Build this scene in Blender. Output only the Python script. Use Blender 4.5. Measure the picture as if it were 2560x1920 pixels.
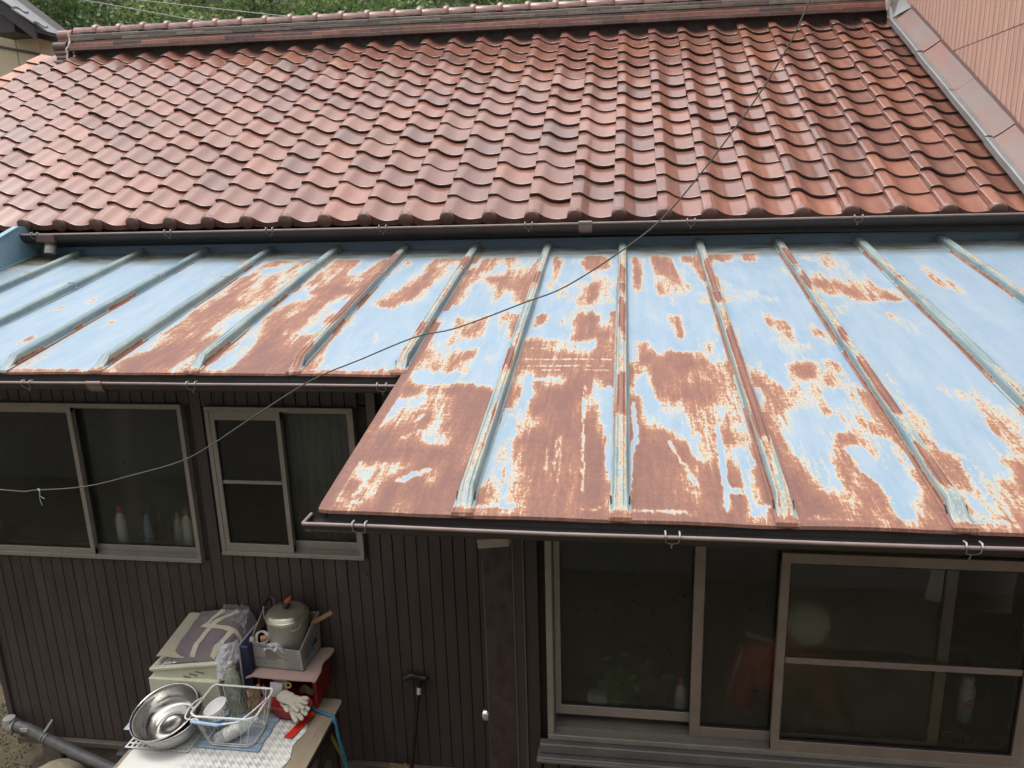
import bpy, math, random, bmesh
import numpy as np
from mathutils import Vector, Matrix, noise as mnoise
R = math.radians
random.seed(7)
for o in list(bpy.data.objects):
    bpy.data.objects.remove(o)
sc = bpy.context.scene
C = sc.collection
H = 3.22                       # height of the camera above the yard
LOW = 0.875                    # lean-to and yard scaled about the camera: its battens stand 455 mm apart

# ------------------------------------------------------------------ camera, sky, sun, exposure
YAW, PITCH, ROLL, FPX = 0.1456, 0.2541, -0.0291, 1938.8
fw = Vector((-math.sin(YAW) * math.cos(PITCH), math.cos(YAW) * math.cos(PITCH), -math.sin(PITCH)))
rt = fw.cross(Vector((0, 0, 1))).normalized()
up = rt.cross(fw)
r2 = math.cos(ROLL) * rt + math.sin(ROLL) * up
u2 = -math.sin(ROLL) * rt + math.cos(ROLL) * up
cam = bpy.data.cameras.new('camera')
camo = bpy.data.objects.new('camera', cam)
C.objects.link(camo)
cam.sensor_width = 36.0
cam.lens = FPX / 2560 * 36
cam.clip_start = 0.05
cam.clip_end = 800
mw = Matrix((r2, u2, -fw)).transposed().to_4x4()
mw.translation = (0, 0, H)
camo.matrix_world = mw
sc.camera = camo

SUN_AZ, SUN_EL = R(-75), R(80)         # azimuth from +Y (behind the house), towards -X
w = bpy.data.worlds.new('World')
sc.world = w
w.use_nodes = True
nt = w.node_tree
bg = nt.nodes['Background']
sky = nt.nodes.new('ShaderNodeTexSky')
sky.sky_type = 'NISHITA'
sky.sun_disc = False
sky.sun_elevation = SUN_EL
sky.sun_rotation = SUN_AZ
sky.air_density = 1.0
sky.dust_density = 6.0
sky.ozone_density = 1.0
hs = nt.nodes.new('ShaderNodeHueSaturation')
hs.inputs['Saturation'].default_value = 0.22   # overcast: nearly white sky
nt.links.new(sky.outputs[0], hs.inputs['Color'])
nt.links.new(hs.outputs[0], bg.inputs['Color'])
bg.inputs['Strength'].default_value = 0.15
sl = bpy.data.lights.new('sun', 'SUN')
sl.energy = 0.6
sl.angle = R(30)
sl.color = (1.0, 0.95, 0.88)
so = bpy.data.objects.new('sun', sl)
C.objects.link(so)
sd = Vector((math.sin(SUN_AZ) * math.cos(SUN_EL), math.cos(SUN_AZ) * math.cos(SUN_EL), math.sin(SUN_EL)))
so.rotation_euler = sd.to_track_quat('Z', 'Y').to_euler()
sc.view_settings.view_transform = 'Standard'
sc.view_settings.look = 'None'
sc.view_settings.gamma = 1
sc.view_settings.use_curve_mapping = False
sc.view_settings.exposure = 0.8
sc.cycles.max_bounces = 8
sc.cycles.transparent_max_bounces = 16
sc.cycles.use_denoising = True
sc.cycles.sample_clamp_indirect = 6

# ------------------------------------------------------------------ materials
def mat(name, col, rough=0.6, metal=0.0, spec=0.5, var=0.0, vs=6.0, bump=0.0, bs=60.0, col2=None, stretch=(1, 1, 1), alpha=None, rnd=0.0, coat=0.0):
    m = bpy.data.materials.new(name)
    m.use_nodes = True
    t = m.node_tree
    b = t.nodes['Principled BSDF']
    b.inputs['Roughness'].default_value = rough
    b.inputs['Metallic'].default_value = metal
    b.inputs['Specular IOR Level'].default_value = spec
    b.inputs['Coat Weight'].default_value = coat
    b.inputs['Coat Roughness'].default_value = 0.15
    tc = t.nodes.new('ShaderNodeTexCoord')
    mp = t.nodes.new('ShaderNodeMapping')
    mp.inputs['Scale'].default_value = stretch
    t.links.new(tc.outputs['Object'], mp.inputs[0])
    src = None
    if var or col2:
        n = t.nodes.new('ShaderNodeTexNoise')
        n.inputs['Scale'].default_value = vs
        n.inputs['Detail'].default_value = 6
        n.inputs['Roughness'].default_value = 0.65
        t.links.new(mp.outputs[0], n.inputs['Vector'])
        rp = t.nodes.new('ShaderNodeValToRGB')
        rp.color_ramp.elements[0].position = 0.32
        rp.color_ramp.elements[1].position = 0.68
        c2 = col2 or tuple(min(1, c * (1 + var)) for c in col)
        c1 = col if col2 else tuple(c * (1 - var) for c in col)
        rp.color_ramp.elements[0].color = (*c1, 1)
        rp.color_ramp.elements[1].color = (*c2, 1)
        t.links.new(n.outputs['Fac'], rp.inputs[0])
        src = rp.outputs[0]
    else:
        rgb = t.nodes.new('ShaderNodeRGB')
        rgb.outputs[0].default_value = (*col, 1)
        src = rgb.outputs[0]
    if rnd:
        oi = t.nodes.new('ShaderNodeObjectInfo')
        h = t.nodes.new('ShaderNodeHueSaturation')
        mr = t.nodes.new('ShaderNodeMapRange')
        mr.inputs['To Min'].default_value = 1 - rnd
        mr.inputs['To Max'].default_value = 1 + rnd
        t.links.new(oi.outputs['Random'], mr.inputs['Value'])
        t.links.new(mr.outputs[0], h.inputs['Value'])
        t.links.new(src, h.inputs['Color'])
        src = h.outputs[0]
    t.links.new(src, b.inputs['Base Color'])
    if bump:
        n2 = t.nodes.new('ShaderNodeTexNoise')
        n2.inputs['Scale'].default_value = bs
        n2.inputs['Detail'].default_value = 4
        t.links.new(mp.outputs[0], n2.inputs['Vector'])
        bp = t.nodes.new('ShaderNodeBump')
        bp.inputs['Strength'].default_value = bump
        bp.inputs['Distance'].default_value = 0.01
        t.links.new(n2.outputs['Fac'], bp.inputs['Height'])
        t.links.new(bp.outputs[0], b.inputs['Normal'])
    if alpha is not None:
        b.inputs['Alpha'].default_value = alpha
    return m

def tile_material(name, islands):
    """Glazed clay: every tile a little different, grey-brown to brick red, with run marks down the slope."""
    m = bpy.data.materials.new(name)
    m.use_nodes = True
    t = m.node_tree
    b = t.nodes['Principled BSDF']
    N, L = t.nodes.new, t.links.new
    if islands:
        rnd = N('ShaderNodeNewGeometry').outputs['Random Per Island']
    else:
        rnd = N('ShaderNodeObjectInfo').outputs['Random']
    rp = N('ShaderNodeValToRGB')
    el = rp.color_ramp.elements
    el[0].position, el[0].color = 0.0, (0.185, 0.102, 0.084, 1)
    el[1].position, el[1].color = 1.0, (0.315, 0.140, 0.096, 1)
    e = el.new(0.12); e.color = (0.215, 0.106, 0.084, 1)
    e = el.new(0.45); e.color = (0.245, 0.114, 0.086, 1)
    e = el.new(0.75); e.color = (0.268, 0.122, 0.089, 1)
    L(rnd, rp.inputs[0])
    tc = N('ShaderNodeTexCoord')
    add = N('ShaderNodeVectorMath'); add.operation = 'ADD'
    sc3 = N('ShaderNodeVectorMath'); sc3.operation = 'SCALE'
    comb = N('ShaderNodeCombineXYZ')
    L(rnd, comb.inputs[0]); L(rnd, comb.inputs[1]); L(rnd, comb.inputs[2])
    L(comb.outputs[0], sc3.inputs[0]); sc3.inputs['Scale'].default_value = 37
    L(tc.outputs['Object'], add.inputs[0]); L(sc3.outputs[0], add.inputs[1])
    mp = N('ShaderNodeMapping'); mp.inputs['Scale'].default_value = (9, 2.2, 9)
    L(add.outputs[0], mp.inputs[0])
    n = N('ShaderNodeTexNoise'); n.inputs['Scale'].default_value = 1.6; n.inputs['Detail'].default_value = 5; n.inputs['Roughness'].default_value = 0.6
    L(mp.outputs[0], n.inputs['Vector'])
    mix = N('ShaderNodeMix'); mix.data_type = 'RGBA'; mix.blend_type = 'MULTIPLY'
    r2 = N('ShaderNodeValToRGB')
    r2.color_ramp.elements[0].position, r2.color_ramp.elements[0].color = 0.3, (0.84, 0.83, 0.83, 1)
    r2.color_ramp.elements[1].position, r2.color_ramp.elements[1].color = 0.66, (1.1, 1.08, 1.05, 1)
    L(n.outputs['Fac'], r2.inputs[0])
    mix.inputs[0].default_value = 1
    L(rp.outputs[0], mix.inputs[6]); L(r2.outputs[0], mix.inputs[7])
    # fine dark specks of lichen
    n3 = N('ShaderNodeTexNoise'); n3.inputs['Scale'].default_value = 95; n3.inputs['Detail'].default_value = 2
    L(add.outputs[0], n3.inputs['Vector'])
    r3 = N('ShaderNodeValToRGB')
    r3.color_ramp.elements[0].position, r3.color_ramp.elements[0].color = 0.70, (1, 1, 1, 1)
    r3.color_ramp.elements[1].position, r3.color_ramp.elements[1].color = 0.76, (0.35, 0.33, 0.32, 1)
    L(n3.outputs['Fac'], r3.inputs[0])
    mix2 = N('ShaderNodeMix'); mix2.data_type = 'RGBA'; mix2.blend_type = 'MULTIPLY'; mix2.inputs[0].default_value = 0.8
    L(mix.outputs[2], mix2.inputs[6]); L(r3.outputs[0], mix2.inputs[7])
    L(mix2.outputs[2], b.inputs['Base Color'])
    rr = N('ShaderNodeMapRange')
    rr.inputs['To Min'].default_value = 0.11; rr.inputs['To Max'].default_value = 0.24
    L(n.outputs['Fac'], rr.inputs['Value'])
    L(rr.outputs[0], b.inputs['Roughness'])
    b.inputs['IOR'].default_value = 1.6
    b.inputs['Specular IOR Level'].default_value = 0.8
    bp = N('ShaderNodeBump'); bp.inputs['Strength'].default_value = 0.12; bp.inputs['Distance'].default_value = 0.006
    n4 = N('ShaderNodeTexNoise'); n4.inputs['Scale'].default_value = 14; n4.inputs['Detail'].default_value = 3
    L(add.outputs[0], n4.inputs['Vector'])
    L(n4.outputs['Fac'], bp.inputs['Height']); L(bp.outputs[0], b.inputs['Normal'])
    return m

def rusty_metal(name, blue=(0.205, 0.300, 0.395), pale=(0.295, 0.370, 0.435)):
    """Blue paint that fades, flakes to a cream undercoat and then to rust where the rust attribute rises."""
    m = bpy.data.materials.new(name)
    m.use_nodes = True
    t = m.node_tree
    b = t.nodes['Principled BSDF']
    N, L = t.nodes.new, t.links.new
    at = N('ShaderNodeAttribute'); at.attribute_name = 'rust'
    dt = N('ShaderNodeAttribute'); dt.attribute_name = 'dirt'
    tc = N('ShaderNodeTexCoord')
    def ns(scale, det, vec, rough=0.6):
        mp = N('ShaderNodeMapping'); mp.inputs['Scale'].default_value = vec
        L(tc.outputs['Object'], mp.inputs[0])
        n = N('ShaderNodeTexNoise'); n.inputs['Scale'].default_value = scale; n.inputs['Detail'].default_value = det
        n.inputs['Roughness'].default_value = rough
        L(mp.outputs[0], n.inputs['Vector'])
        return n.outputs['Fac']
    def mul(a, k, ad=0.0):
        x = N('ShaderNodeMath'); x.operation = 'MULTIPLY_ADD'
        L(a, x.inputs[0]); x.inputs[1].default_value = k; x.inputs[2].default_value = ad
        return x.outputs[0]
    def add(a, c):
        x = N('ShaderNodeMath'); x.operation = 'ADD'
        L(a, x.inputs[0]); L(c, x.inputs[1])
        return x.outputs[0]
    A = ns(1.0, 8, (26, 3.6, 3.6), 0.70)
    A2 = ns(1.0, 7, (95, 5, 5), 0.68)
    B = ns(1.0, 7, (110, 60, 60), 0.75)
    Cc = ns(1.0, 6, (8, 75, 8), 0.7)
    D = ns(9, 6, (1, 1, 1), 0.65)
    v = add(add(mul(at.outputs['Fac'], 0.90, 0.045), add(mul(A, 0.95, -0.475), mul(A2, 0.70, -0.35))), add(mul(B, 1.0, -0.50), add(mul(Cc, 0.36, -0.18), mul(ns(17, 7, (1.7, 0.6, 1), 0.7), 0.50, -0.25))))
    # blue paint with chalky fading
    E1 = ns(1.0, 9, (14, 2.6, 3), 0.72)
    rb = N('ShaderNodeValToRGB')
    rb.color_ramp.elements[0].position, rb.color_ramp.elements[0].color = 0.34, (*blue, 1)
    rb.color_ramp.elements[1].position, rb.color_ramp.elements[1].color = 0.70, (*pale, 1)
    L(E1, rb.inputs[0])
    rp = N('ShaderNodeValToRGB')
    el = rp.color_ramp.elements
    el[0].position, el[0].color = 0.34, (0, 0, 0, 1)
    el[1].position, el[1].color = 0.45, (1, 1, 1, 1)
    L(v, rp.inputs[0])
    rc = N('ShaderNodeValToRGB')
    el = rc.color_ramp.elements
    el[0].position, el[0].color = 0.30, (0.33, 0.39, 0.43, 1)
    el[1].position, el[1].color = 1.0, (0.175, 0.082, 0.065, 1)
    for p, c in ((0.42, (0.43, 0.42, 0.34)), (0.50, (0.43, 0.34, 0.23)), (0.56, (0.37, 0.195, 0.112)), (0.64, (0.270, 0.122, 0.078)), (0.82, (0.215, 0.100, 0.074))):
        e = el.new(p); e.color = (*c, 1)
    L(v, rc.inputs[0])
    mx = N('ShaderNodeMix'); mx.data_type = 'RGBA'
    L(rp.outputs[0], mx.inputs[0]); L(rb.outputs[0], mx.inputs[6]); L(rc.outputs[0], mx.inputs[7])
    # dirt left by leaves
    F = ns(1.0, 6, (6, 22, 6), 0.65)
    dd = N('ShaderNodeMath'); dd.operation = 'MULTIPLY'; dd.use_clamp = True
    L(dt.outputs['Fac'], dd.inputs[0]); L(mul(F, 1.9, -0.15), dd.inputs[1])
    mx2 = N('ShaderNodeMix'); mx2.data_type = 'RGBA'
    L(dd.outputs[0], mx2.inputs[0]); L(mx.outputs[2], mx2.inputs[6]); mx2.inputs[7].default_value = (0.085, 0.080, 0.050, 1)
    # small dark specks
    sp = N('ShaderNodeValToRGB')
    sp.color_ramp.elements[0].position, sp.color_ramp.elements[0].color = 0.71, (1, 1, 1, 1)
    sp.color_ramp.elements[1].position, sp.color_ramp.elements[1].color = 0.78, (0.45, 0.35, 0.3, 1)
    L(ns(55, 3, (1, 1, 1), 0.5), sp.inputs[0])
    mx3 = N('ShaderNodeMix'); mx3.data_type = 'RGBA'; mx3.blend_type = 'MULTIPLY'; mx3.inputs[0].default_value = 1
    L(mx2.outputs[2], mx3.inputs[6]); L(sp.outputs[0], mx3.inputs[7])
    L(mx3.outputs[2], b.inputs['Base Color'])
    ro = N('ShaderNodeMapRange')
    ro.inputs['From Min'].default_value = 0.3; ro.inputs['From Max'].default_value = 0.6
    ro.inputs['To Min'].default_value = 0.42; ro.inputs['To Max'].default_value = 0.70
    L(v, ro.inputs['Value']); L(ro.outputs[0], b.inputs['Roughness'])
    bp = N('ShaderNodeBump'); bp.inputs['Strength'].default_value = 0.35; bp.inputs['Distance'].default_value = 0.002
    L(v, bp.inputs['Height']); L(bp.outputs[0], b.inputs['Normal'])
    return m

def glass_material(name, tint, dust, frost):
    m = bpy.data.materials.new(name)
    m.use_nodes = True
    t = m.node_tree
    N, L = t.nodes.new, t.links.new
    t.nodes.remove(t.nodes['Principled BSDF'])
    out = t.nodes['Material Output']
    tr = N('ShaderNodeBsdfTransparent'); tr.inputs[0].default_value = (*tint, 1)
    gl = N('ShaderNodeBsdfGlossy'); gl.inputs['Roughness'].default_value = 0.03
    df = N('ShaderNodeBsdfDiffuse'); df.inputs[0].default_value = (0.20, 0.24, 0.19, 1)
    fr = N('ShaderNodeFresnel'); fr.inputs[0].default_value = 1.5
    n = N('ShaderNodeTexNoise'); n.inputs['Scale'].default_value = 4; n.inputs['Detail'].default_value = 5
    tc = N('ShaderNodeTexCoord'); L(tc.outputs['Object'], n.inputs['Vector'])
    mr = N('ShaderNodeMapRange'); mr.inputs['From Min'].default_value = 0.3; mr.inputs['From Max'].default_value = 0.7
    mr.inputs['To Min'].default_value = dust * 0.6; mr.inputs['To Max'].default_value = dust * 1.4
    L(n.outputs['Fac'], mr.inputs['Value'])
    base = tr
    if frost:
        rf = N('ShaderNodeBsdfRefraction'); rf.inputs['Roughness'].default_value = 0.30; rf.inputs['IOR'].default_value = 1.12
        rf.inputs['Color'].default_value = (*tint, 1)
        m0 = N('ShaderNodeMixShader'); m0.inputs[0].default_value = frost
        L(tr.outputs[0], m0.inputs[1]); L(rf.outputs[0], m0.inputs[2])
        base = m0
    m1 = N('ShaderNodeMixShader'); L(mr.outputs[0], m1.inputs[0])
    L(base.outputs[0], m1.inputs[1]); L(df.outputs[0], m1.inputs[2])
    m2 = N('ShaderNodeMixShader'); L(fr.outputs[0], m2.inputs[0])
    L(m1.outputs[0], m2.inputs[1]); L(gl.outputs[0], m2.inputs[2])
    L(m2.outputs[0], out.inputs['Surface'])
    return m

def clear_plastic(name, col, opac, rough=0.12):
    m = bpy.data.materials.new(name)
    m.use_nodes = True
    b = m.node_tree.nodes['Principled BSDF']
    b.inputs['Base Color'].default_value = (*col, 1)
    b.inputs['Roughness'].default_value = rough
    b.inputs['Alpha'].default_value = opac
    return m

M = {}
M['tile'] = tile_material('glazed_tile', False)
M['tile_far'] = tile_material('glazed_tile_far', True)
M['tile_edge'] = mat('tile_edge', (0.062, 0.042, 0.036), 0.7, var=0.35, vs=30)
M['tile_hole'] = mat('nail_hole', (0.02, 0.015, 0.012), 0.9)
M['ridge_dark'] = mat('ridge_tile_brown', (0.135, 0.082, 0.070), 0.36, var=0.25, vs=14, rnd=0.28)
M['ridge_grey'] = mat('ridge_tile_grey', (0.120, 0.092, 0.080), 0.45, var=0.3, vs=18, col2=(0.175, 0.150, 0.110), rnd=0.3)
M['ridge_red'] = mat('ridge_tile_red', (0.300, 0.120, 0.085), 0.36, var=0.2, vs=14, rnd=0.2)
M['ridge_cap'] = mat('ridge_cap_glaze', (0.250, 0.135, 0.112), 0.26, var=0.18, vs=12, rnd=0.14)
M['mortar'] = mat('roof_mortar', (0.060, 0.055, 0.052), 0.85, var=0.3, vs=20, bump=0.4)
M['plaster'] = mat('white_plaster', (0.62, 0.60, 0.55), 0.8, var=0.2, vs=30, bump=0.5)
M['rust'] = rusty_metal('rusty_blue_paint')
M['rust_rib'] = rusty_metal('rusty_batten_paint', (0.125, 0.205, 0.255), (0.330, 0.385, 0.345))
M['blue'] = mat('blue_painted_sheet', (0.17, 0.30, 0.38), 0.45, col2=(0.26, 0.40, 0.47), vs=5, bump=0.1)
M['blue_dark'] = mat('blue_fascia', (0.045, 0.085, 0.115), 0.5, col2=(0.07, 0.115, 0.14), vs=7, stretch=(0.5, 3, 3))
M['eave_board'] = mat('eave_board', (0.12, 0.14, 0.14), 0.6, col2=(0.09, 0.055, 0.04), vs=3)
M['dark_wood'] = mat('dark_wood', (0.045, 0.034, 0.028), 0.75, var=0.3, vs=10, stretch=(1, 1, 6))
M['gutter'] = mat('brown_gutter', (0.036, 0.027, 0.025), 0.5, var=0.15, vs=8)
M['gutter_rim'] = mat('gutter_rim', (0.22, 0.165, 0.150), 0.5, var=0.15, vs=12)
M['hook'] = mat('metal_hook', (0.30, 0.28, 0.26), 0.5, metal=0.4, var=0.2, vs=40)
M['siding'] = mat('brown_siding', (0.050, 0.036, 0.033), 0.5, var=0.25, vs=3, stretch=(4, 4, 0.8), rnd=0.10)
def splash_and_light(m, col, z1):
    """dust, splashed mud and the brighter light low down, painted on the cladding"""
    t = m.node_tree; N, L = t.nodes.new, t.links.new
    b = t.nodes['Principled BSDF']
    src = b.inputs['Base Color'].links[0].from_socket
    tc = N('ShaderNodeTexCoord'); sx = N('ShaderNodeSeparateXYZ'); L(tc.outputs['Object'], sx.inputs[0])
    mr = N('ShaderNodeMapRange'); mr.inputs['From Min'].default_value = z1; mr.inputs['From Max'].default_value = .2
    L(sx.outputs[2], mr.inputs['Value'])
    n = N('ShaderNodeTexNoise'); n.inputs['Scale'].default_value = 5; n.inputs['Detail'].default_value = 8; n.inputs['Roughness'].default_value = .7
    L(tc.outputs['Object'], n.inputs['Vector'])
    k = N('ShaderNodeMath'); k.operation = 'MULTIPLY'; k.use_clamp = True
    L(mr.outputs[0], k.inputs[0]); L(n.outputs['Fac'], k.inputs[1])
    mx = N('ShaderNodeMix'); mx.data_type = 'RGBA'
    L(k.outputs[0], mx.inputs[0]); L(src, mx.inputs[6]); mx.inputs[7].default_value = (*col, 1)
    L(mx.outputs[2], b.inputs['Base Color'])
splash_and_light(M['siding'], (.115, .092, .088), 1.2)  # paler towards the foot: dust plus the stronger light there put into the colour
M['siding_back'] = mat('siding_joint', (0.030, 0.024, 0.022), 0.8)
M['rusty_post'] = mat('rusty_post', (0.070, 0.046, 0.045), 0.55, col2=(0.028, 0.014, 0.011), vs=30, stretch=(1, 1, 0.6))
M['trim'] = mat('brown_trim', (0.120, 0.100, 0.085), 0.5, var=0.15, vs=9)
M['alu'] = mat('silver_bronze_aluminium', (0.275, 0.250, 0.215), 0.42, metal=0.2, var=0.12, vs=9)
M['alu_red'] = mat('faded_aluminium', (0.245, 0.200, 0.170), 0.42, metal=0.2, var=0.14, vs=9)
M['glass'] = glass_material('window_glass', (0.82, 0.86, 0.81), 0.050, 0)
M['frost'] = glass_material('frosted_glass', (0.92, 0.95, 0.90), 0.075, 0.97)
M['frost_deep'] = glass_material('deep_frosted_glass', (0.92, 0.95, 0.90), 0.085, 1.0)
M['frost_deep'].node_tree.nodes['Refraction BSDF'].inputs['Roughness'].default_value = 0.42
M['screen'] = glass_material('insect_screen', (0.80, 0.82, 0.78), 0.030, 0)
M['concrete'] = mat('old_concrete', (0.26, 0.23, 0.18), 0.9, col2=(0.16, 0.145, 0.11), vs=8, bump=0.5, bs=70)
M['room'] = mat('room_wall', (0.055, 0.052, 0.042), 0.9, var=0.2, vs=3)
M['curtain'] = mat('curtain_cloth', (0.16, 0.17, 0.15), 0.9, var=0.2, vs=6, stretch=(8, 1, 1))
M['flash'] = mat('flashing_sheet', (0.190, 0.165, 0.155), 0.5, col2=(0.25, 0.115, 0.090), vs=2.6, stretch=(2.5, 0.9, 2))
M['flash_grey'] = mat('flashing_lip', (0.235, 0.240, 0.240), 0.45, metal=0.2, var=0.12, vs=8)
M['flash_seal'] = mat('flashing_joint', (0.02, 0.02, 0.02), 0.7)
M['pink'] = mat('pink_siding', (0.62, 0.405, 0.320), 0.55, var=0.10, vs=4, stretch=(1, 3, 0.35))
M['pink_d'] = mat('siding_groove', (0.26, 0.15, 0.125), 0.6)
M['cream'] = mat('cream_render', (0.66, 0.56, 0.40), 0.85, var=0.07, vs=2, bump=0.15)
M['grey_tile'] = mat('grey_roof_tile', (0.19, 0.195, 0.20), 0.5, var=0.2, vs=6, rnd=0.12)
M['soffit'] = mat('eave_soffit', (0.060, 0.055, 0.055), 0.7, var=0.25, vs=6)
M['cable'] = mat('black_cable', (0.085, 0.080, 0.070), 0.5)
M['cable_grey'] = mat('weathered_cable', (0.080, 0.076, 0.064), 0.55)
M['far_cable'] = mat('grey_cable', (0.35, 0.36, 0.35), 0.6)
M['soil'] = mat('yard_soil', (0.060, 0.050, 0.030), 0.95, col2=(0.15, 0.12, 0.075), vs=9, bump=0.8, bs=40)
M['moss'] = mat('moss', (0.052, 0.056, 0.022), 0.95, col2=(0.095, 0.098, 0.038), vs=12)
# ------------------------------------------------------------------ helpers
class MB:
    """Collects shapes and links them as one mesh object."""
    def __init__(self):
        self.v, self.f, self.mi, self.sm = [], [], [], []
    def add(self, vs, fs, mi=0, smooth=False):
        o = len(self.v)
        self.v += [tuple(p) for p in vs]
        for f in fs:
            self.f.append(tuple(i + o for i in f)); self.mi.append(mi); self.sm.append(smooth)
        return self
    def box(self, x0, x1, y0, y1, z0, z1, mi=0, m=None):
        vs = [(x, y, z) for z in (z0, z1) for y in (y0, y1) for x in (x0, x1)]
        if m is not None:
            vs = [m @ Vector(p) for p in vs]
        return self.add(vs, [(0, 2, 3, 1), (4, 5, 7, 6), (0, 1, 5, 4), (2, 6, 7, 3), (0, 4, 6, 2), (1, 3, 7, 5)], mi)
    def bbox(self, x0, x1, y0, y1, z0, z1, b=0.004, mi=0, m=None):
        """box with chamfered edges"""
        bm = bmesh.new()
        bmesh.ops.create_cube(bm, size=1)
        for p in bm.verts:
            p.co = Vector(((x0 + x1) / 2 + p.co.x * (x1 - x0), (y0 + y1) / 2 + p.co.y * (y1 - y0), (z0 + z1) / 2 + p.co.z * (z1 - z0)))
        bmesh.ops.bevel(bm, geom=list(bm.edges), offset=b, segments=1, affect='EDGES')
        bm.verts.index_update()
        self.add([(m @ p.co) if m is not None else p.co for p in bm.verts], [[q.index for q in f.verts] for f in bm.faces], mi)
        bm.free()
        return self
    def bar(self, a, b, wd, th, mi=0, upv=(0, 0, 1)):
        a, b = Vector(a), Vector(b)
        d = (b - a).normalized()
        s = d.cross(Vector(upv))
        if s.length < 1e-4:
            s = Vector((1, 0, 0))
        s.normalize()
        t = s.cross(d)
        vs = [p + s * i * wd / 2 + t * j * th / 2 for p in (a, b) for i, j in ((-1, -1), (1, -1), (1, 1), (-1, 1))]
        return self.add(vs, [(0, 1, 2, 3), (7, 6, 5, 4), (0, 4, 5, 1), (1, 5, 6, 2), (2, 6, 7, 3), (3, 7, 4, 0)], mi)
    def tube(self, pts, rad, n=8, mi=0, closed=False, cap=True, smooth=True):
        pts = [Vector(p) for p in pts]
        k = len(pts)
        rr = rad if isinstance(rad, (list, tuple)) else [rad] * k
        rings = []
        prev = None
        for i, p in enumerate(pts):
            if closed:
                d = pts[(i + 1) % k] - pts[i - 1]
            else:
                d = pts[min(i + 1, k - 1)] - pts[max(i - 1, 0)]
            d.normalize()
            if prev is None:
                a = d.cross(Vector((0, 0, 1)))
                if a.length < 0.05:
                    a = d.cross(Vector((1, 0, 0)))
            else:
                a = prev - d * prev.dot(d)
            a.normalize(); prev = a
            c = d.cross(a)
            rings.append([p + (a * math.cos(6.28318 * j / n) + c * math.sin(6.28318 * j / n)) * rr[i] for j in range(n)])
        vs = [q for r in rings for q in r]
        fs = []
        for i in range(k if closed else k - 1):
            i2 = (i + 1) % k
            for j in range(n):
                fs.append((i * n + j, i * n + (j + 1) % n, i2 * n + (j + 1) % n, i2 * n + j))
        self.add(vs, fs, mi, smooth)
        if cap and not closed:
            self.add(rings[0], [tuple(range(n))[::-1]], mi)
            self.add(rings[-1], [tuple(range(n))], mi)
        return self
    def lathe(self, prof, m=None, n=32, mi=0, sx=1.0, sy=1.0):
        vs, fs = [], []
        for r, z in prof:
            for j in range(n):
                a = 2 * math.pi * j / n
                p = Vector((r * sx * math.cos(a), r * sy * math.sin(a), z))
                vs.append((m @ p) if m is not None else p)
        for i in range(len(prof) - 1):
            for j in range(n):
                fs.append((i * n + j, i * n + (j + 1) % n, (i + 1) * n + (j + 1) % n, (i + 1) * n + j))
        return self.add(vs, fs, mi, True)
    def grid(self, fn, nu, nv, mi=0, smooth=True, thick=0.0):
        vs = [fn(i / nu, j / nv) for j in range(nv + 1) for i in range(nu + 1)]
        fs = [(j * (nu + 1) + i, j * (nu + 1) + i + 1, (j + 1) * (nu + 1) + i + 1, (j + 1) * (nu + 1) + i) for j in range(nv) for i in range(nu)]
        self.add(vs, fs, mi, smooth)
        if thick:
            vs2 = [(p[0], p[1], p[2] - thick) for p in vs]
            self.add(vs2, [f[::-1] for f in fs], mi, smooth)
            rim = [i for i in range(nu + 1)] + [j * (nu + 1) + nu for j in range(1, nv + 1)] + [nv * (nu + 1) + i for i in range(nu - 1, -1, -1)] + [j * (nu + 1) for j in range(nv - 1, 0, -1)]
            k = len(rim)
            self.add([vs[i] for i in rim] + [vs2[i] for i in rim], [(i, i + k, (i + 1) % k + k, (i + 1) % k) for i in range(k)], mi)
        return self
    def mesh(self, name, mats, off=(0, 0, 0)):
        me = bpy.data.meshes.new(name)
        ox, oy, oz = off
        me.from_pydata([(p[0] - ox, p[1] - oy, p[2] - oz) for p in self.v], [], self.f)
        for q in (mats if isinstance(mats, (list, tuple)) else [mats]):
            me.materials.append(q)
        me.polygons.foreach_set('material_index', self.mi)
        me.polygons.foreach_set('use_smooth', self.sm)
        me.update()
        return me
    def build(self, name, mats, parent=None, loc=None):
        """parts: vertices in world space, stored relative to the thing's base; alone: loc is the base"""
        if SC != 1:
            self.v = [(p[0] * SC, p[1] * SC, p[2] * SC) for p in self.v]
            if loc is not None: loc = tuple(q * SC for q in loc)
        off = loc if loc is not None else (WL.get(parent, (0, 0, 0)) if parent else (0, 0, 0))
        o = bpy.data.objects.new(name, self.mesh(name, mats, off))
        C.objects.link(o)
        if parent:
            o.parent = parent
            WL[o] = off
        else:
            o.location = off
            WL[o] = off
        return o

WL = {}
SC = 1            # scale about the camera in use: 1 for the main house, LOW for the lean-to and the yard before it
def tag(o, label=None, cat=None, group=None, kind=None):
    if label: o['label'] = label
    if cat: o['category'] = cat
    if group: o['group'] = group
    if kind: o['kind'] = kind
    return o
def thing(name, label, cat, loc, group=None):
    o = bpy.data.objects.new(name, None)
    C.objects.link(o)
    loc = tuple(q * SC for q in loc)
    o.location = loc
    o.empty_display_size = 0.05
    WL[o] = loc
    return tag(o, label, cat, group)
def inst(name, me, mtx, parent):
    o = bpy.data.objects.new(name, me)
    C.objects.link(o)
    o.parent = parent
    L = WL[parent]
    mm = mtx.copy()
    mm.translation = mtx.translation - Vector(L)
    o.matrix_local = mm
    return o
def set_attr(me, name, vals):
    a = me.attributes.new(name, 'FLOAT', 'POINT')
    a.data.foreach_set('value', vals)
def rx(a): return Matrix.Rotation(a, 4, 'X')
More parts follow.
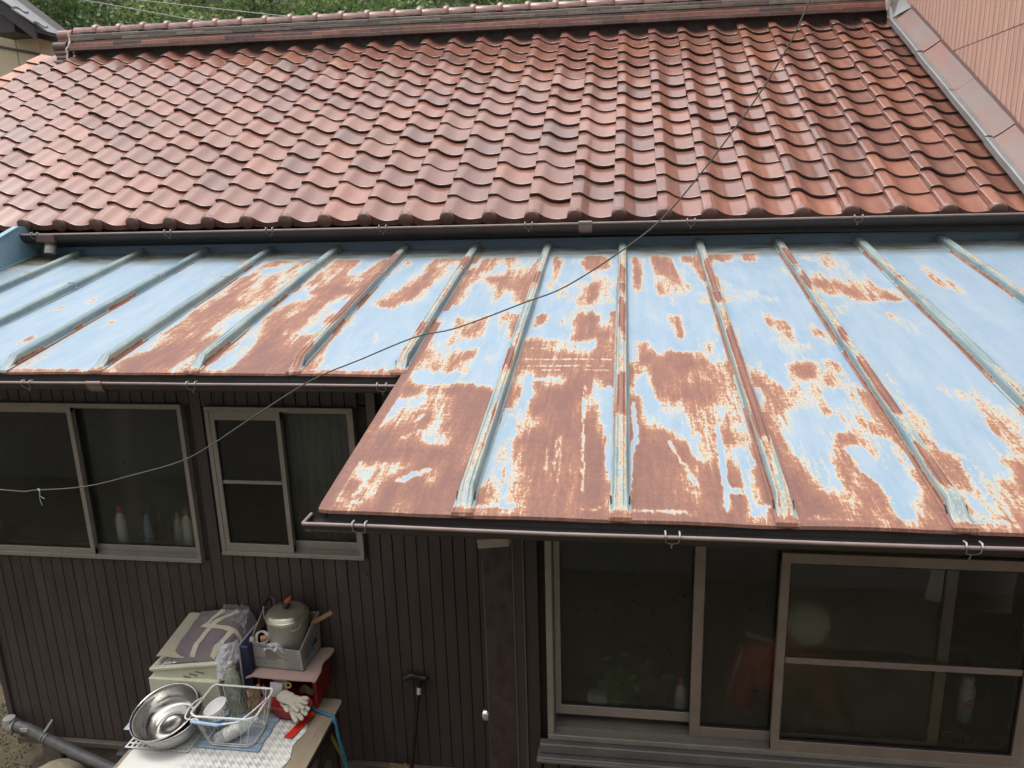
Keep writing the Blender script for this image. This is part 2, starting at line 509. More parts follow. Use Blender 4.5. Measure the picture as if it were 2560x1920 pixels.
def ry(a): return Matrix.Rotation(a, 4, 'Y')
def rz(a): return Matrix.Rotation(a, 4, 'Z')
def tr(x, y, z): return Matrix.Translation((x, y, z))

# ------------------------------------------------------------------ the ground
g = MB()
def gz(x, y):
    d = math.hypot(x, y - 2)
    return 0.015 * mnoise.noise(Vector((x * 3, y * 3, 0))) if d < 9 else 0.0
gx = [-400, -120, -40, -14] + [-7 + i * 0.25 for i in range(41)] + [8, 20, 60, 200, 400]
gy = [-200, -60, -20, -6] + [-1 + i * 0.25 for i in range(25)] + [7, 12, 24, 60, 200, 500]
vs = [(x, y, LOW * gz(x / LOW, y / LOW)) for y in gy for x in gx]
n = len(gx)
g.add(vs, [(j * n + i, j * n + i + 1, (j + 1) * n + i + 1, (j + 1) * n + i) for j in range(len(gy) - 1) for i in range(n - 1)], 0, True)
tag(g.build('ground', M['soil']), kind='structure')

# ------------------------------------------------------------------ the old house
house = thing('house', 'old house with brick red tiled roof, rusty blue metal roof and dark brown walls', 'house', (-1.0, 4.0, 0.0))

# --- tiled roof
YE, ZE, X0, DX, TH, EX, TGX, TYW = 4.8068, H - 0.1791, 0.2386, -0.0342, 0.4676, 0.2308, -0.0071, -0.0018
PT = 0.265
def T(x, y, z):
    return Vector((x - y * TYW, YE + x * TYW + y, ZE + z + x * TGX))
ex = Vector((1, TYW, TGX)).normalized()
ey = Vector((-TYW * math.cos(TH), math.cos(TH), math.sin(TH)))
ey = (ey - ex * ey.dot(ex)).normalized()
ez = ex.cross(ey)
def tmat(p):
    m = Matrix((ex, ey, ez)).transposed().to_4x4()
    m.translation = p
    return m
PROF = [(0, 0), (.007, .0045), (.022, .0078), (.044, .0088), (.060, .0062), (.074, -.0015), (.092, -.0138), (.112, -.0262), (.134, -.0366), (.158, -.0432), (.184, -.0455), (.210, -.0438), (.238, -.0395), (.262, -.0338), (.284, -.0280)]
def tile_mesh(name, eave=False):
    b = MB()
    ys = [0.0013, 0.0045, 0.03, 0.12, 0.235, 0.28]
    n = len(PROF)
    def zz(y): return -0.0185 * y / EX
    top = [(x, y, z + zz(y)) for y in ys for x, z in PROF]
    # rounded front edge
    top = [(x, 0.0, z - 0.0010) for x, z in PROF] + top
    fs = [(j * n + i, j * n + i + 1, (j + 1) * n + i + 1, (j + 1) * n + i) for j in range(len(ys)) for i in range(n - 1)]
    b.add(top, fs, 0, True)
    th = 0.0150
    low = [(x, z - th) for x, z in PROF]
    low[0] = (0, -0.027); low[1] = (.007, -.014); low[2] = (.022, -.0075)
    if eave:
        low = [(x, -0.082 + 0.030 * abs((x - .17) / .17) ** 2) for x, z in PROF]
    fr = [(x, 0.0, z - 0.0010) for x, z in PROF] + [(x, 0.0015, z) for x, z in low]
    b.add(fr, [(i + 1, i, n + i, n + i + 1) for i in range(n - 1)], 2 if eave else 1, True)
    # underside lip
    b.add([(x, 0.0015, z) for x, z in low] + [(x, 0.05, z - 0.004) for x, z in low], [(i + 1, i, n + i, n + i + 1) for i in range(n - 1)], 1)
    # left flank of the roll
    b.add([(0, 0, -.003), (0, 0.28, zz(.28)), (0, 0.28, zz(.28) - .031), (0, 0, -.031)], [(0, 1, 2, 3)], 0)
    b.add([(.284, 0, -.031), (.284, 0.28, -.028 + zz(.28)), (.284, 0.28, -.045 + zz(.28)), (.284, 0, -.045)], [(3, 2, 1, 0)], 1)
    if eave:
        m = tr(0.036, 0.0, -0.036) @ rx(R(90))
        b.lathe([(0.0, 0.016), (0.040, 0.016), (0.0475, 0.012), (0.0485, 0.004), (0.0485, -0.02)], m, 20, 2)
        for hx in (0.038, 0.050):
            b.lathe([(0.0, 0.0130), (0.0033, 0.0128)], tr(hx, 0.105 + (hx - .038) * .6, 0.0) , 6, 3)
    return b
tm_plain = tile_mesh('t').mesh('roof_tile', [M['tile'], M['tile_edge']])
M['disc'] = mat('eave_disc_glaze', (0.165, 0.088, 0.070), 0.45, var=0.25, vs=20, rnd=0.2)
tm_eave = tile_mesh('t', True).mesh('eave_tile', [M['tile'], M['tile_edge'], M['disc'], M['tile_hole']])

troof = MB()
# boarding below the tiles
def slab(pts, th):
    b = MB()
    q = [Vector(p) for p in pts]
    k = len(q)
    b.add(q + [p - Vector((0, 0, th)) for p in q], [tuple(range(k)), tuple(range(2 * k - 1, k - 1, -1))] + [(i, i + k, (i + 1) % k + k, (i + 1) % k) for i in range(k)])
    return b
KL, KR = -23, 7
xl, xr = X0 + DX + KL * PT - 0.02, X0 + DX + (KR + 1) * PT
RS = 14.5 * EX                      # slope length up to the ridge
yr, zr = RS * math.cos(TH), RS * math.sin(TH)
pl = [T(xl, 0.03, -.115), T(xr, 0.03, -.115), T(xr, yr + .1, zr - .055), T(xl, yr + .1, zr - .055)]
tiled = slab(pl, 0.03).build('tiled_roof', M['dark_wood'], house)
bk = slab([T(xl, yr + .12, zr), T(xr, yr + .12, zr), T(xr, yr + 3.2, zr - 1.6), T(xl, yr + 3.2, zr - 1.6)], 0.05).build('back_slope', M['tile_far'], house)

def px_of(p):
    d = Vector(p) - Vector((0, 0, H))
    z = d.dot(fw)
    if z <= 0.1: return (-9999, -9999, z)
    return (1280 + FPX * d.dot(r2) / z, 960 - FPX * d.dot(u2) / z, z)
tiles = []
for k in range(KL, KR + 1):
    for r in range(0, 15):
        rng = random.Random(k * 7919 + r * 104729)
        s = r * EX
        p = T(X0 + DX + k * PT + rng.uniform(-.0025, .0025), s * math.cos(TH), s * math.sin(TH) - .002 + rng.uniform(-.0022, .0022))
        m = tmat(p) @ rz(rng.gauss(0, .009)) @ rx(rng.gauss(0, .009)) @ ry(rng.gauss(0, .009))
        q = px_of(p)
        tiles.append((q, k, r, m))
plain = [t for t in tiles if t[2] > 0]
plain.sort(key=lambda t: (0 if (-70 < t[0][0] < 2600) else 1, t[0][2]))
for q, k, r, m in plain[:298]:
    inst('roof_tile', tm_plain, m, tiled)
far = MB()
src = tile_mesh('t')
for q, k, r, m in plain[298:]:
    o0 = len(far.v)
    far.v += [tuple(m @ Vector(p)) for p in src.v]
    far.f += [tuple(i + o0 for i in f) for f in src.f]
    far.mi += src.mi; far.sm += src.sm
tag(far.build('roof_tiles', [M['tile_far'], M['tile_edge']], tiled), kind='stuff')
for q, k, r, m in tiles:
    if r == 0:
        inst('eave_tile', tm_eave, m, tiled)
# verge: edge tiles down the left gable
vm = MB()
vm.add([(0, 0, 0), (.15, 0, -.035), (.15, .27, -.057), (0, .27, -.022)], [(0, 1, 2, 3)], 0)
vm.add([(0, 0, 0), (0, .27, -.022), (0, .27, -.10), (0, 0, -.08)], [(0, 1, 2, 3)], 0)
vm.add([(0, 0, 0), (0, 0, -.02), (.15, 0, -.055), (.15, 0, -.035)], [(0, 1, 2, 3)], 1)
M['verge'] = mat('verge_tile_glaze', (0.42, 0.20, 0.13), 0.4, var=0.2, vs=10, rnd=0.1)
vme = vm.mesh('verge_tile', [M['verge'], M['tile_edge']])
for r in range(0, 15):
    s = r * EX
    inst('verge_tile', vme, tmat(T(xl - .125, s * math.cos(TH), s * math.sin(TH) + .012)), tiled)

# --- ridge
ridge = MB()
RY, RZ = YE + yr, ZE + zr               # where the tiles run under the ridge
def RT(x, y, z):                         # ridge frame: follows the slight fall of the ridge line
    return Vector((x - yr * TYW, RY + x * TYW + y, RZ + z + x * TGX))
RXL, RXR = -5.60, 2.30
def rbox(b, x0, x1, y0, y1, z0, z1, mi=0, lip=0.004):
    vs = [RT(x0, y0, z0), RT(x1, y0, z0), RT(x1, y1, z0), RT(x0, y1, z0), RT(x0, y0 + .002, z1 - lip), RT(x1, y0 + .002, z1 - lip), RT(x1, y1, z1), RT(x0, y1, z1), RT(x0, y0 + .008, z1), RT(x1, y0 + .008, z1)]
    b.add(vs, [(3, 2, 1, 0), (0, 1, 5, 4), (4, 5, 9, 8), (8, 9, 6, 7), (1, 2, 6, 9, 5), (3, 0, 4, 8, 7)], mi)
rbox(ridge, RXL - .02, RXR, .088, .222, -.10, .245)
rg = ridge.build('ridge', M['mortar'], house)
layers = [(-.012, .055, .088, 'ridge_dark'), (.000, .089, .124, 'ridge_red'), (.030, .125, .153, 'ridge_grey'), (.024, .154, .182, 'ridge_grey'), (.032, .183, .212, 'ridge_grey')]
for li, (yy, z0, z1, mm) in enumerate(layers):
    x = RXL + (-0.30 * (0.37 * li % 1))
    rng = random.Random(li)
    while x < RXR:
        a, c = max(x, RXL), min(x + .298, RXR)
        if c - a > .03:
            b = MB()
            dz, dy = rng.uniform(-.0025, .0025), rng.uniform(-.003, .003)
            rbox(b, a, c, yy + dy, .29 - yy, z0 + dz, z1 + dz)
            b.build('ridge_tile', M[mm if rng.random() > .12 else 'ridge_dark'], rg)
        x += .30
capm = MB()
ns = 14
def cap_ring(x, rad, dz=0): return [(x, .155 - rad * math.cos(math.pi * i / ns), .232 + dz + rad * math.sin(math.pi * i / ns)) for i in range(ns + 1)]
rings = [[(x, y, max(.2, z)) if 0 else (x, y, z) for x, y, z in cap_ring(0.0, .068)], cap_ring(.200, .064), cap_ring(.2005, .072), cap_ring(.212, .084), cap_ring(.232, .088), cap_ring(.252, .084), cap_ring(.263, .072), cap_ring(.264, .060)]
vs = [p for r in rings for p in r]
capm.add(vs, [(j * (ns + 1) + i, (j + 1) * (ns + 1) + i, (j + 1) * (ns + 1) + i + 1, j * (ns + 1) + i + 1) for j in range(len(rings) - 1) for i in range(ns)], 0, True)
capme = capm.mesh('ridge_cap', M['ridge_cap'])
x = RXL
i = 0
while x < RXR - .02:
    m = Matrix.Identity(4)
    m.translation = RT(x, 0, 0) + Vector((0, 0, random.uniform(-.003, .003)))
    inst('ridge_cap', capme, m @ rz(random.gauss(0, .006)), rg)
    x += .262
# ridge end: stacked round end tiles and a line of plaster
def endroll(x0, x1, y, z, rad):
    b = MB()
    b.tube([RT(x0, y, z), RT(x1, y, z)], rad, 16)
    return b.build('ridge_end_tile', M['ridge_cap'] if rad > .05 else M['ridge_dark'], rg)
endroll(RXL - .17, RXL - .01, .125, .215, .060)
endroll(RXL - .17, RXL - .01, .105, .160, .034)
endroll(RXL - .20, RXL - .05, .060, .105, .048)
endroll(RXL - .18, RXL - .02, .040, .040, .030)
endroll(RXL - .16, RXL - .02, .030, -.010, .032)
endroll(RXL - .20, RXL - .02, .010, -.060, .036)
b = MB()
b.tube([RT(RXL - .002 + random.uniform(-.006, .006) - (.035 if z < .09 else 0), .0 + .02 * (z > .12) , z) for z in [.235 - .02 * i for i in range(15)]], [.011 + random.uniform(-.003, .004) for i in range(15)], 6)
b.build('plaster_joint', M['plaster'], rg)
b = MB()
b.tube([RT(RXR - .03, -.015, z) for z in (.30, .2, .12, .05)], [.02, .03, .026, .012], 6)
b.build('plaster_joint', M['plaster'], rg)

# --- flashing between the tiles and the pink wall
fl = MB()
fl.box(2.30, 2.43, 4.83, 4.86, H - .18, H - .05)
flr = fl.build('flashing', M['flash_grey'], house)
def TP(y, x, off):                        # a point over the tile plane at distance y from the camera
    return Vector((x, y, ZE + x * TGX + math.tan(TH) * (y - YE) + off))
br = [4.75, 5.519, 6.214, 6.917, 7.664]
for i in range(4):
    y0, y1 = br[i] - .012, br[i + 1]
    b = MB()
    up0 = .004 * (i % 2)
    prof = [(2.262, -.012), (2.264, .030), (2.272, .036), (2.304, .034), (2.308, .024), (2.36, .055), (2.428, .105), (2.429, .135)]
    rows = 6
    vs = []
    for j in range(rows + 1):
        y = y0 + (y1 - y0) * j / rows
        for k, (x, o) in enumerate(prof):
            wob = .004 * mnoise.noise(Vector((x * 9, y * 5, i)))
            vs.append(TP(y, x, o + up0 + .006 * (1 - j / rows) + wob))
    n = len(prof)
    for j in range(rows):
        for k in range(n - 1):
            b.add([vs[j * n + k], vs[j * n + k + 1], vs[(j + 1) * n + k + 1], vs[(j + 1) * n + k]], [(0, 1, 2, 3)], 1 if k < 4 else 0)
    e0, e1 = vs[0:n], [p - Vector((0, 0, .007)) for p in vs[0:n]]
    b.add(e0 + e1, [(k + 1, k, n + k, n + k + 1) for k in range(n - 1)], 2)
    b.build('flashing_sheet', [M['flash'], M['flash_grey'], M['flash_seal']], flr)
b = MB()
b.add([TP(7.65, 2.29, .05), TP(7.65, 2.428, .115), TP(7.95, 2.428, .14), TP(7.95, 2.29, .22), TP(7.65, 2.27, .02), TP(7.90, 2.27, .06), TP(8.1, 2.3, .8), TP(8.1, 2.428, .8)], [(0, 1, 2, 3), (4, 0, 3, 5), (3, 2, 7, 6)], 0)
b.build('flashing_sheet', [M['flash_grey']], flr)

# --- eave gutter of the tiled roof, fascia board and a dark strip for its shadow
def gutter(name, y, z, x0, x1, rad, joints, hooks, caps=(True, True), sag=0.0):
    """half round gutter, its front rim along (y, z)"""
    b = MB()
    n = 12
    nx = 14
    vs = []
    for i in range(nx + 1):
        x = x0 + (x1 - x0) * i / nx
        s = sag * math.sin(math.pi * i / nx) + sag * .4 * math.sin(7.0 * i / nx)
        for j in range(n + 1):
            a = math.pi * j / n
            vs.append((x, y + rad - rad * math.cos(a), z + s - rad * 1.05 * math.sin(a)))
    b.add(vs, [(i * (n + 1) + j, (i + 1) * (n + 1) + j, (i + 1) * (n + 1) + j + 1, i * (n + 1) + j + 1) for i in range(nx) for j in range(n)], 0, True)
    vi = [(p[0], y + rad + (p[1] - y - rad) * .94, z + (p[2] - z) * .94) for p in vs]
    b.add(vi, [(i * (n + 1) + j, i * (n + 1) + j + 1, (i + 1) * (n + 1) + j + 1, (i + 1) * (n + 1) + j) for i in range(nx) for j in range(n)], 0, True)
    for i, xx in enumerate((x0, x1)):
        if caps[i]:
            e = [v for v in vs if abs(v[0] - xx) < 1e-5]
            b.add(e, [tuple(range(len(e)))], 0)
    def rim(yo, rr): return [(x0 + (x1 - x0) * i / nx, y + yo + .003 * math.sin(i * 1.7), z + sag * math.sin(math.pi * i / nx) + sag * .4 * math.sin(7.0 * i / nx)) for i in range(nx + 1)], rr
    o = b.build(name, M['gutter'], house)
    p, rr = rim(0, .007)
    r = MB().tube(p, rr, 8)
    if caps[0]:
        r.tube([(x0, y, z), (x0, y + 2 * rad, z)], .006, 8)
    r.build('gutter_rim', M['gutter_rim'], o)
    for x in joints:
        j = MB()
        j.tube([(x - .04, y - .002, z + .002), (x + .04, y - .002, z + .002)], .0105, 8)
        for i in range(n):
            a0, a1 = math.pi * i / n, math.pi * (i + 1) / n
            q = [(xx, y + rad - (rad + .004) * math.cos(a), z - (rad + .004) * 1.05 * math.sin(a)) for xx in (x - .04, x + .04) for a in (a0, a1)]
            j.add(q, [(0, 2, 3, 1)], 0, True)
        j.build('gutter_joint', M['gutter_rim'], o)
    for x in hooks:
        k = MB()
        for dx in (-.022, .022):
            k.tube([(x + dx, y + .016, z + .010), (x + dx, y - .004, z + .0125), (x + dx, y - .011, z + .002)], .0036, 6)
            k.tube([(x + dx, y - .010, z + .002), (x + dx * .95, y - .006, z - .016), (x + dx * .6, y + .006, z - .027)], .0019, 6)
        k.tube([(x - .0135, y + .006, z - .027), (x, y + .009, z - .030), (x + .0135, y + .006, z - .027)], .0018, 6)
        k.tube([(x, y + .009, z - .030), (x - .002, y + .012, z - .046)], .0026, 6)
        k.build('gutter_hook', M['hook'], o)
    return o
ga = gutter('eave_gutter', 4.745, H - .246, -4.07, 2.9, .055, [-.225], [-3.87, -2.916, -2.222, -1.478, -.566, .394, 1.327], sag=-.004)
# drain outlet at the left end
b = MB()
b.tube([(-3.79, 4.79, H - .27), (-3.79, 4.775, H - .325)], [.045, .037], 14)
b.bbox(-3.86, -3.73, 4.738, 4.80, H - .30, H - .245, .006)
dr = b.build('drain_outlet', mat('drain_brown', (0.115, .066, .055), .45, var=.2), ga)
b = MB()
b.tube([(-3.79, 4.775, H - .32), (-3.79, 4.755, H - .375)], .034, 16, cap=False)
b.tube([(-3.79, 4.755, H - .375), (-3.79, 4.775, H - .32)], .030, 16, cap=False)
b.build('drain_stub', mat('grey_pipe_stub', (.30, .28, .24), .6, var=.2), ga)
b = MB()
b.box(-4.2, 2.9, 4.92, 4.945, H - .40, H - .27)
fb = b.build('fascia_board', M['blue_dark'], house)
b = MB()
b.box(-4.2, 2.9, 4.900, 4.918, H - .46, H - .350)  # dark strip put in for the shadow along the lower fascia
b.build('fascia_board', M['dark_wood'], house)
b = MB()
b.box(-5.9, 2.9, 4.95, 5.05, 0.3, H - .20)
b.build('upper_wall', M['dark_wood'], house)
SC = LOW
HL = H / LOW
# --- sheet metal roof: panels between battens, rust mapped panel by panel
TMT, ZT, YT = math.tan(0.1853), HL - 0.4436, 5.6008
YL, YRR, XM, SP = 3.4250, 2.3300, -0.0026, 0.5199
def ZM(y): return ZT - (YT - y) * TMT
RUST = {   # rows from Y 5.33 down in steps of 0.1285 m, columns from left to right, 0 sound paint .. 9 bare rust
-5: "04784776 06732623 05214531 27546453 26756554 15865663 06856544 05887653 07786343 05876324 16767333 04677772 13898772 18999945 26998658",
-4: "36883176 26671176 36461366 46575565 36678678 53799994 21388554 36668424 37578423 27787368 53796324 31698566 62498775 61389999 43899988",
-3: "02127876 05127444 23028534 20148633 00068732 00378522 00577511 04664100 10021000 50012101 70021010 70023010 80122022 83222113 64211354",
-2: "03657223 17645336 57425446 76336557 56578678 74147578 75125268 73103157 00000011 42636356 32657147 22575125 45231111 66477230 74663110 71121012 88559999 23466898 45684798 99763488 99999997 63549599 48499998 33896888",
-1: "04219720 08138860 07218772 05103431 24013442 34344852 12423842 10335643 00024310 07237938 06137837 11028877 77643266 77777777 66787777 62748848 81899932 71999661 72499781 32799793 22697892 33587792 94587796 82588798",
0: "02362151 17287176 17188237 17278327 07147316 06164423 03164435 01023125 00011000 00326005 00116105 00016203 26110052 18788623 85879747 72876666 50688775 82446544 83235573 97636575 99984528 99878928 99968938 69998928",
1: "46728300 77637200 73000002 22001224 61001215 72311002 32330000 63333200 00000000 01042000 22076040 32036064 20133405 10013100 52078361 66153640 17535156 66626227 74221466 83127527 96347324 98366236 99757248 99886678",
2: "04277100 04343100 01344200 01333220 24323320 57644520 36584653 01266582 14200000 52015300 61002320 60000331 50000012 51000000 31000000 13000011 33003412 14002534 44001641 73013634 96327755 85478777 93468688 45788677",
3: "00010000 00021000 00031000 00042000 00052000 00064000 00024000 00001100 00000000 00010020 01000030 00000020 00100010 00010300 00000000 10000420 20001631 10000310 30100000 41101020 52121101 63221312 64333422 55544534",
4: "00001000 00000010 00100000 00000000 01000020 02000000 00000000 00001000 00000000 00100000 00000000 00000000 10000000 00000000 00000000 00000000 00000000 00000000 10000000 21000000 32000000 43100000 44210000 44210000",
-6: "00000000 00000000 00002100 00010500 00000000 01000000 00000300 00030010 00000000 00501000 00201000 00000000 03001000 05100200 12210001",
-7: "00000000 00020000 00000000 00001000 00300000 00000020 01006000 00500000 00000010 00200000 00100000 00000600 00000000 00010000 11000010",
-8: "11000000 02100000 00200000 00010000 00000300 00000000 00400000 00010000 00000000 06000000 00100000 00020000 00000000 00000000 00000000",
-9: "44330000 33220000 22110000 11100000 00000000 00000000 00000000 00000000 00000000 00000000 00000000 00000000 00000000 00000000 00000000",
}
mroof = MB().box(-4.5, 2.95, 5.56, 5.585, ZM(5.57) - .01, ZM(5.57) + .06).build('metal_roof', M['blue_dark'], house)
def rust_at(k, u, v):
    rows = RUST[k].split()
    nr = len(rows)
    fu = min(max(u * 8 - .5, 0), 7)
    fv = min(max(v, 0), nr - 1)
    j = min(int(fu), 6); i = min(int(fv), nr - 2)
    a, c = fu - j, fv - i
    a = a * a * (3 - 2 * a); c = c * c * (3 - 2 * c)
    d = lambda ii, jj: int(rows[ii][jj]) / 9
    return (d(i, j) * (1 - a) + d(i, j + 1) * a) * (1 - c) + (d(i + 1, j) * (1 - a) + d(i + 1, j + 1) * a) * c
# single marks where the paint has held or peeled: path over the sheet, half width, rust value
STROKES = [([(-0.973, 3.02), (-0.948, 3.147)], 0.035, 0.12),
    ([(-0.915, 3.177), (-0.884, 2.982)], 0.012, 0.42),
    ([(-0.86, 2.819), (-0.814, 2.882)], 0.008, 0.42),
    ([(-0.809, 2.887), (-0.699, 2.837)], 0.018, 0.4),
    ([(-0.846, 2.957), (-0.817, 3.024)], 0.012, 0.44),
    ([(-1.014, 2.448), (-1.014, 2.497), (-1.002, 2.632), (-0.975, 2.639)], 0.009, 0.08),
    ([(-0.927, 2.561), (-0.886, 2.615)], 0.03, 0.45),
    ([(-0.899, 2.563), (-0.921, 2.405)], 0.008, 0.42),
    ([(-0.784, 2.517), (-0.707, 2.592)], 0.026, 0.28),
    ([(-1.002, 2.379), (-1.001, 2.401)], 0.02, 0.2),
    ([(-0.947, 2.353), (-0.887, 2.367)], 0.016, 0.3),
    ([(-0.985, 2.927), (-1.003, 2.945)], 0.018, 0.15),
    ([(-0.421, 3.402), (-0.396, 3.188)], 0.014, 0.1),
    ([(-0.409, 3.076), (-0.458, 2.969)], 0.026, 0.3),
    ([(-0.417, 2.847), (-0.451, 2.753), (-0.418, 2.604), (-0.404, 2.431)], 0.03, 0.42),
    ([(-0.162, 3.312), (-0.153, 2.978), (-0.143, 2.743), (-0.132, 2.481)], 0.005, 0.34),
    ([(-0.116, 3.313), (-0.083, 3.085), (-0.056, 2.981)], 0.008, 0.34),
    ([(-0.24, 2.853), (-0.245, 2.695), (-0.239, 2.533)], 0.005, 0.4),
    ([(-0.23, 2.877), (-0.221, 2.534)], 0.004, 0.42),
    ([(-0.279, 2.76), (-0.267, 2.611)], 0.006, 0.45),
    ([(-0.478, 2.374), (-0.355, 2.38)], 0.014, 0.25),
    ([(-0.123, 2.375), (-0.064, 2.386)], 0.008, 0.4),
    ([(-0.456, 3.589), (-0.055, 3.592)], 0.004, 0.38),
    ([(-0.448, 3.519), (-0.067, 3.513)], 0.004, 0.4),
    ([(-0.442, 3.468), (-0.059, 3.466)], 0.003, 0.42),
    ([(-0.486, 3.718), (-0.072, 3.757)], 0.008, 0.45),
    ([(-0.403, 3.37), (-0.309, 3.388)], 0.02, 0.35),
    ([(-0.472, 3.074), (-0.482, 2.729), (-0.485, 2.541)], 0.013, 0.08),
    ([(-0.056, 3.314), (-0.049, 2.62)], 0.008, 0.1),
    ([(0.047, 3.142), (0.055, 2.84), (0.038, 2.772), (0.025, 2.452)], 0.011, 0.08),
    ([(0.082, 3.347), (0.148, 3.038), (0.225, 2.94)], 0.03, 0.14),
    ([(0.179, 2.833), (0.219, 2.672), (0.255, 2.537)], 0.008, 0.42),
    ([(0.291, 2.895), (0.268, 2.759), (0.29, 2.696)], 0.018, 0.3),
    ([(0.064, 2.376), (0.237, 2.368)], 0.01, 0.36),
    ([(0.366, 2.952), (0.359, 2.72), (0.35, 2.538), (0.341, 2.394)], 0.011, 0.12),
    ([(0.352, 2.508), (0.384, 2.509)], 0.028, 0.18),
    ([(0.453, 2.409), (0.47, 2.419)], 0.018, 0.2),
    ([(0.459, 2.817), (0.466, 2.669)], 0.008, 0.32),
    ([(0.04, 2.378), (0.181, 2.367)], 0.008, 0.38),
    ([(0.732, 2.864), (0.72, 2.707), (0.719, 2.533)], 0.014, 0.18),
    ([(0.834, 2.794), (0.855, 2.656), (0.914, 2.522)], 0.045, 0.1),
    ([(0.958, 3.303), (0.947, 3.132), (0.926, 2.936)], 0.008, 0.28),
    ([(0.97, 2.799), (0.966, 2.586)], 0.01, 0.32),
    ([(0.586, 2.367), (0.754, 2.362)], 0.01, 0.34),
    ([(0.864, 2.36), (0.922, 2.354)], 0.012, 0.3),
    ([(1.076, 2.371), (1.168, 2.359)], 0.02, 0.3),
    ([(1.184, 2.726), (1.166, 2.565)], 0.03, 0.3)]

SEGS = [(p[i], p[i + 1] if len(p) > 1 else p[i], w_, v_) for p, w_, v_ in STROKES for i in range(len(p) - 1)]
def stroke_at(x, y, r, cand):
    for a, c, w_, v_ in cand:
        dx, dy = c[0] - a[0], c[1] - a[1]
        t = max(0.0, min(1.0, ((x - a[0]) * dx + (y - a[1]) * dy) / (dx * dx + dy * dy + 1e-9)))
        d = math.hypot(x - a[0] - dx * t, y - a[1] - dy * t)
        w2_ = .62 * w_
        if d < 1.5 * w2_ + .004:
            k_ = 1 - min(1, max(0, (d - .6 * w2_) / (.8 * w2_ + .004)))
            r = r + (v_ - r) * k_
    return r
YTOP = 5.56
for k in range(-9, 5):
    ye = YL if k <= -3 else YRR
    xa, xb = XM + k * SP, XM + (k + 1) * SP
    if k == -9: xa = -4.555
    if k == -2: xa = -1.020
    if k == 4: xb = 2.93
    nx, ny = (64, int((YTOP - ye) / .015)) if -3 < k < 3 else (40, int((YTOP - ye) / .022))
    cand = [q for q in SEGS if max(q[0][0], q[1][0]) > xa - .1 and min(q[0][0], q[1][0]) < xb + .1]
    nrow = len(RUST[k].split())
    vs, ru, di = [], [], []
    for j in range(ny + 1):
        y = YTOP + (ye - YTOP) * j / ny
        for i in range(nx + 1):
            u = i / nx
            x = xa + (xb - xa) * u
            jx = .055 * mnoise.noise(Vector((x * 5, y * 3, 1.3))) + .03 * mnoise.noise(Vector((x * 17, y * 9, 4.1)))
            jy = .55 * mnoise.noise(Vector((x * 6, y * 3, 7.7))) + .25 * mnoise.noise(Vector((x * 19, y * 8, 2.2)))
            fv = (5.335 - y) / (5.335 - ye) * (nrow - 1)
            r = rust_at(k, u + jx, fv + jy)
            if y > 5.30: r *= max(0, 1 - (y - 5.30) / .05)
            if cand: r = stroke_at(x + .010 * mnoise.noise(Vector((x * 40, y * 22, 2))), y + .014 * mnoise.noise(Vector((x * 30, y * 18, 6))), r, cand)
            edge = (y - ye)
            if edge < .035: r = max(r, .62 if k >= -6 else .35) * (1.0)
            if edge < .012: r = max(r, .75)
            # rust creeping along the foot of the battens
            if k >= 0 and u > .9 and -2 < k < 4:
                r = max(r, (.85 if mnoise.noise(Vector((k * 9.1, y * 2.2, 0))) > -.25 else .2) * max(0, (u - .93) / .05) * (1 if k > 0 else .7))
            if k <= -2 and k > -7 and u < .12:
                r = max(r, (.9 if mnoise.noise(Vector((k * 5.1, y * 2.8, 3))) > (.1 if k < -3 else -.1) else .0) * max(0, (.11 - u) / .03) * .9)
            z = ZM(y) + .0040 * mnoise.noise(Vector((x * 3.1, y * 1.4, 5))) + .0012 * mnoise.noise(Vector((x * 9, y * 4, 9))) + .004 * max(0, (.05 - min(u, 1 - u)) / .05)
            if edge < .02: z -= .005 * (1 - edge / .02)
            vs.append((x, y, z)); ru.append(min(r, 1.0))
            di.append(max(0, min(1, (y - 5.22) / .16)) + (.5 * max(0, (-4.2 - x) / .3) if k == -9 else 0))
    b = MB()
    b.add(vs, [(j * (nx + 1) + i, (j + 1) * (nx + 1) + i, (j + 1) * (nx + 1) + i + 1, j * (nx + 1) + i + 1) for j in range(ny) for i in range(nx)], 0, True)
    # folded drip edge and underside
    e0 = [vs[ny * (nx + 1) + i] for i in range(nx + 1)]
    lip = [(p[0], p[1] - .002, p[2] - .011) for p in e0]
    lip2 = [(p[0], p[1] + .03, p[2] - .010) for p in e0]
    o0 = len(vs)
    b.add(e0 + lip + lip2, [(q * (nx + 1) + i, (q + 1) * (nx + 1) + i, (q + 1) * (nx + 1) + i + 1, q * (nx + 1) + i + 1) for q in range(2) for i in range(nx)], 0)
    ru += [.80] * (3 * (nx + 1)); di += [0] * (3 * (nx + 1))
    if k == -2:
        s0 = [vs[j * (nx + 1)] for j in range(ny + 1) if vs[j * (nx + 1)][1] < YL + .02]
        s1 = [(p[0] - .003, p[1], p[2] - .028) for p in s0]
        q = len(s0)
        b.add(s0 + s1, [(i + 1, i, q + i, q + i + 1) for i in range(q - 1)], 0)
        ru += [.55 + .3 * mnoise.noise(Vector((0, p[1] * 9, 0))) for p in s0] * 2; di += [0] * (2 * q)
    o = b.build('roof_panel', M['rust'], mroof)
    set_attr(o.data, 'rust', ru); set_attr(o.data, 'dirt', di)
PR = [(-.034, .002), (-.0262, .006), (-.0248, .032), (-.0205, .040), (-.0150, .041), (-.0115, .0375), (-.0080, .042), (.0080, .042), (.0115, .0375), (.0150, .041), (.0205, .040), (.0248, .032), (.0262, .006), (.034, .002)]
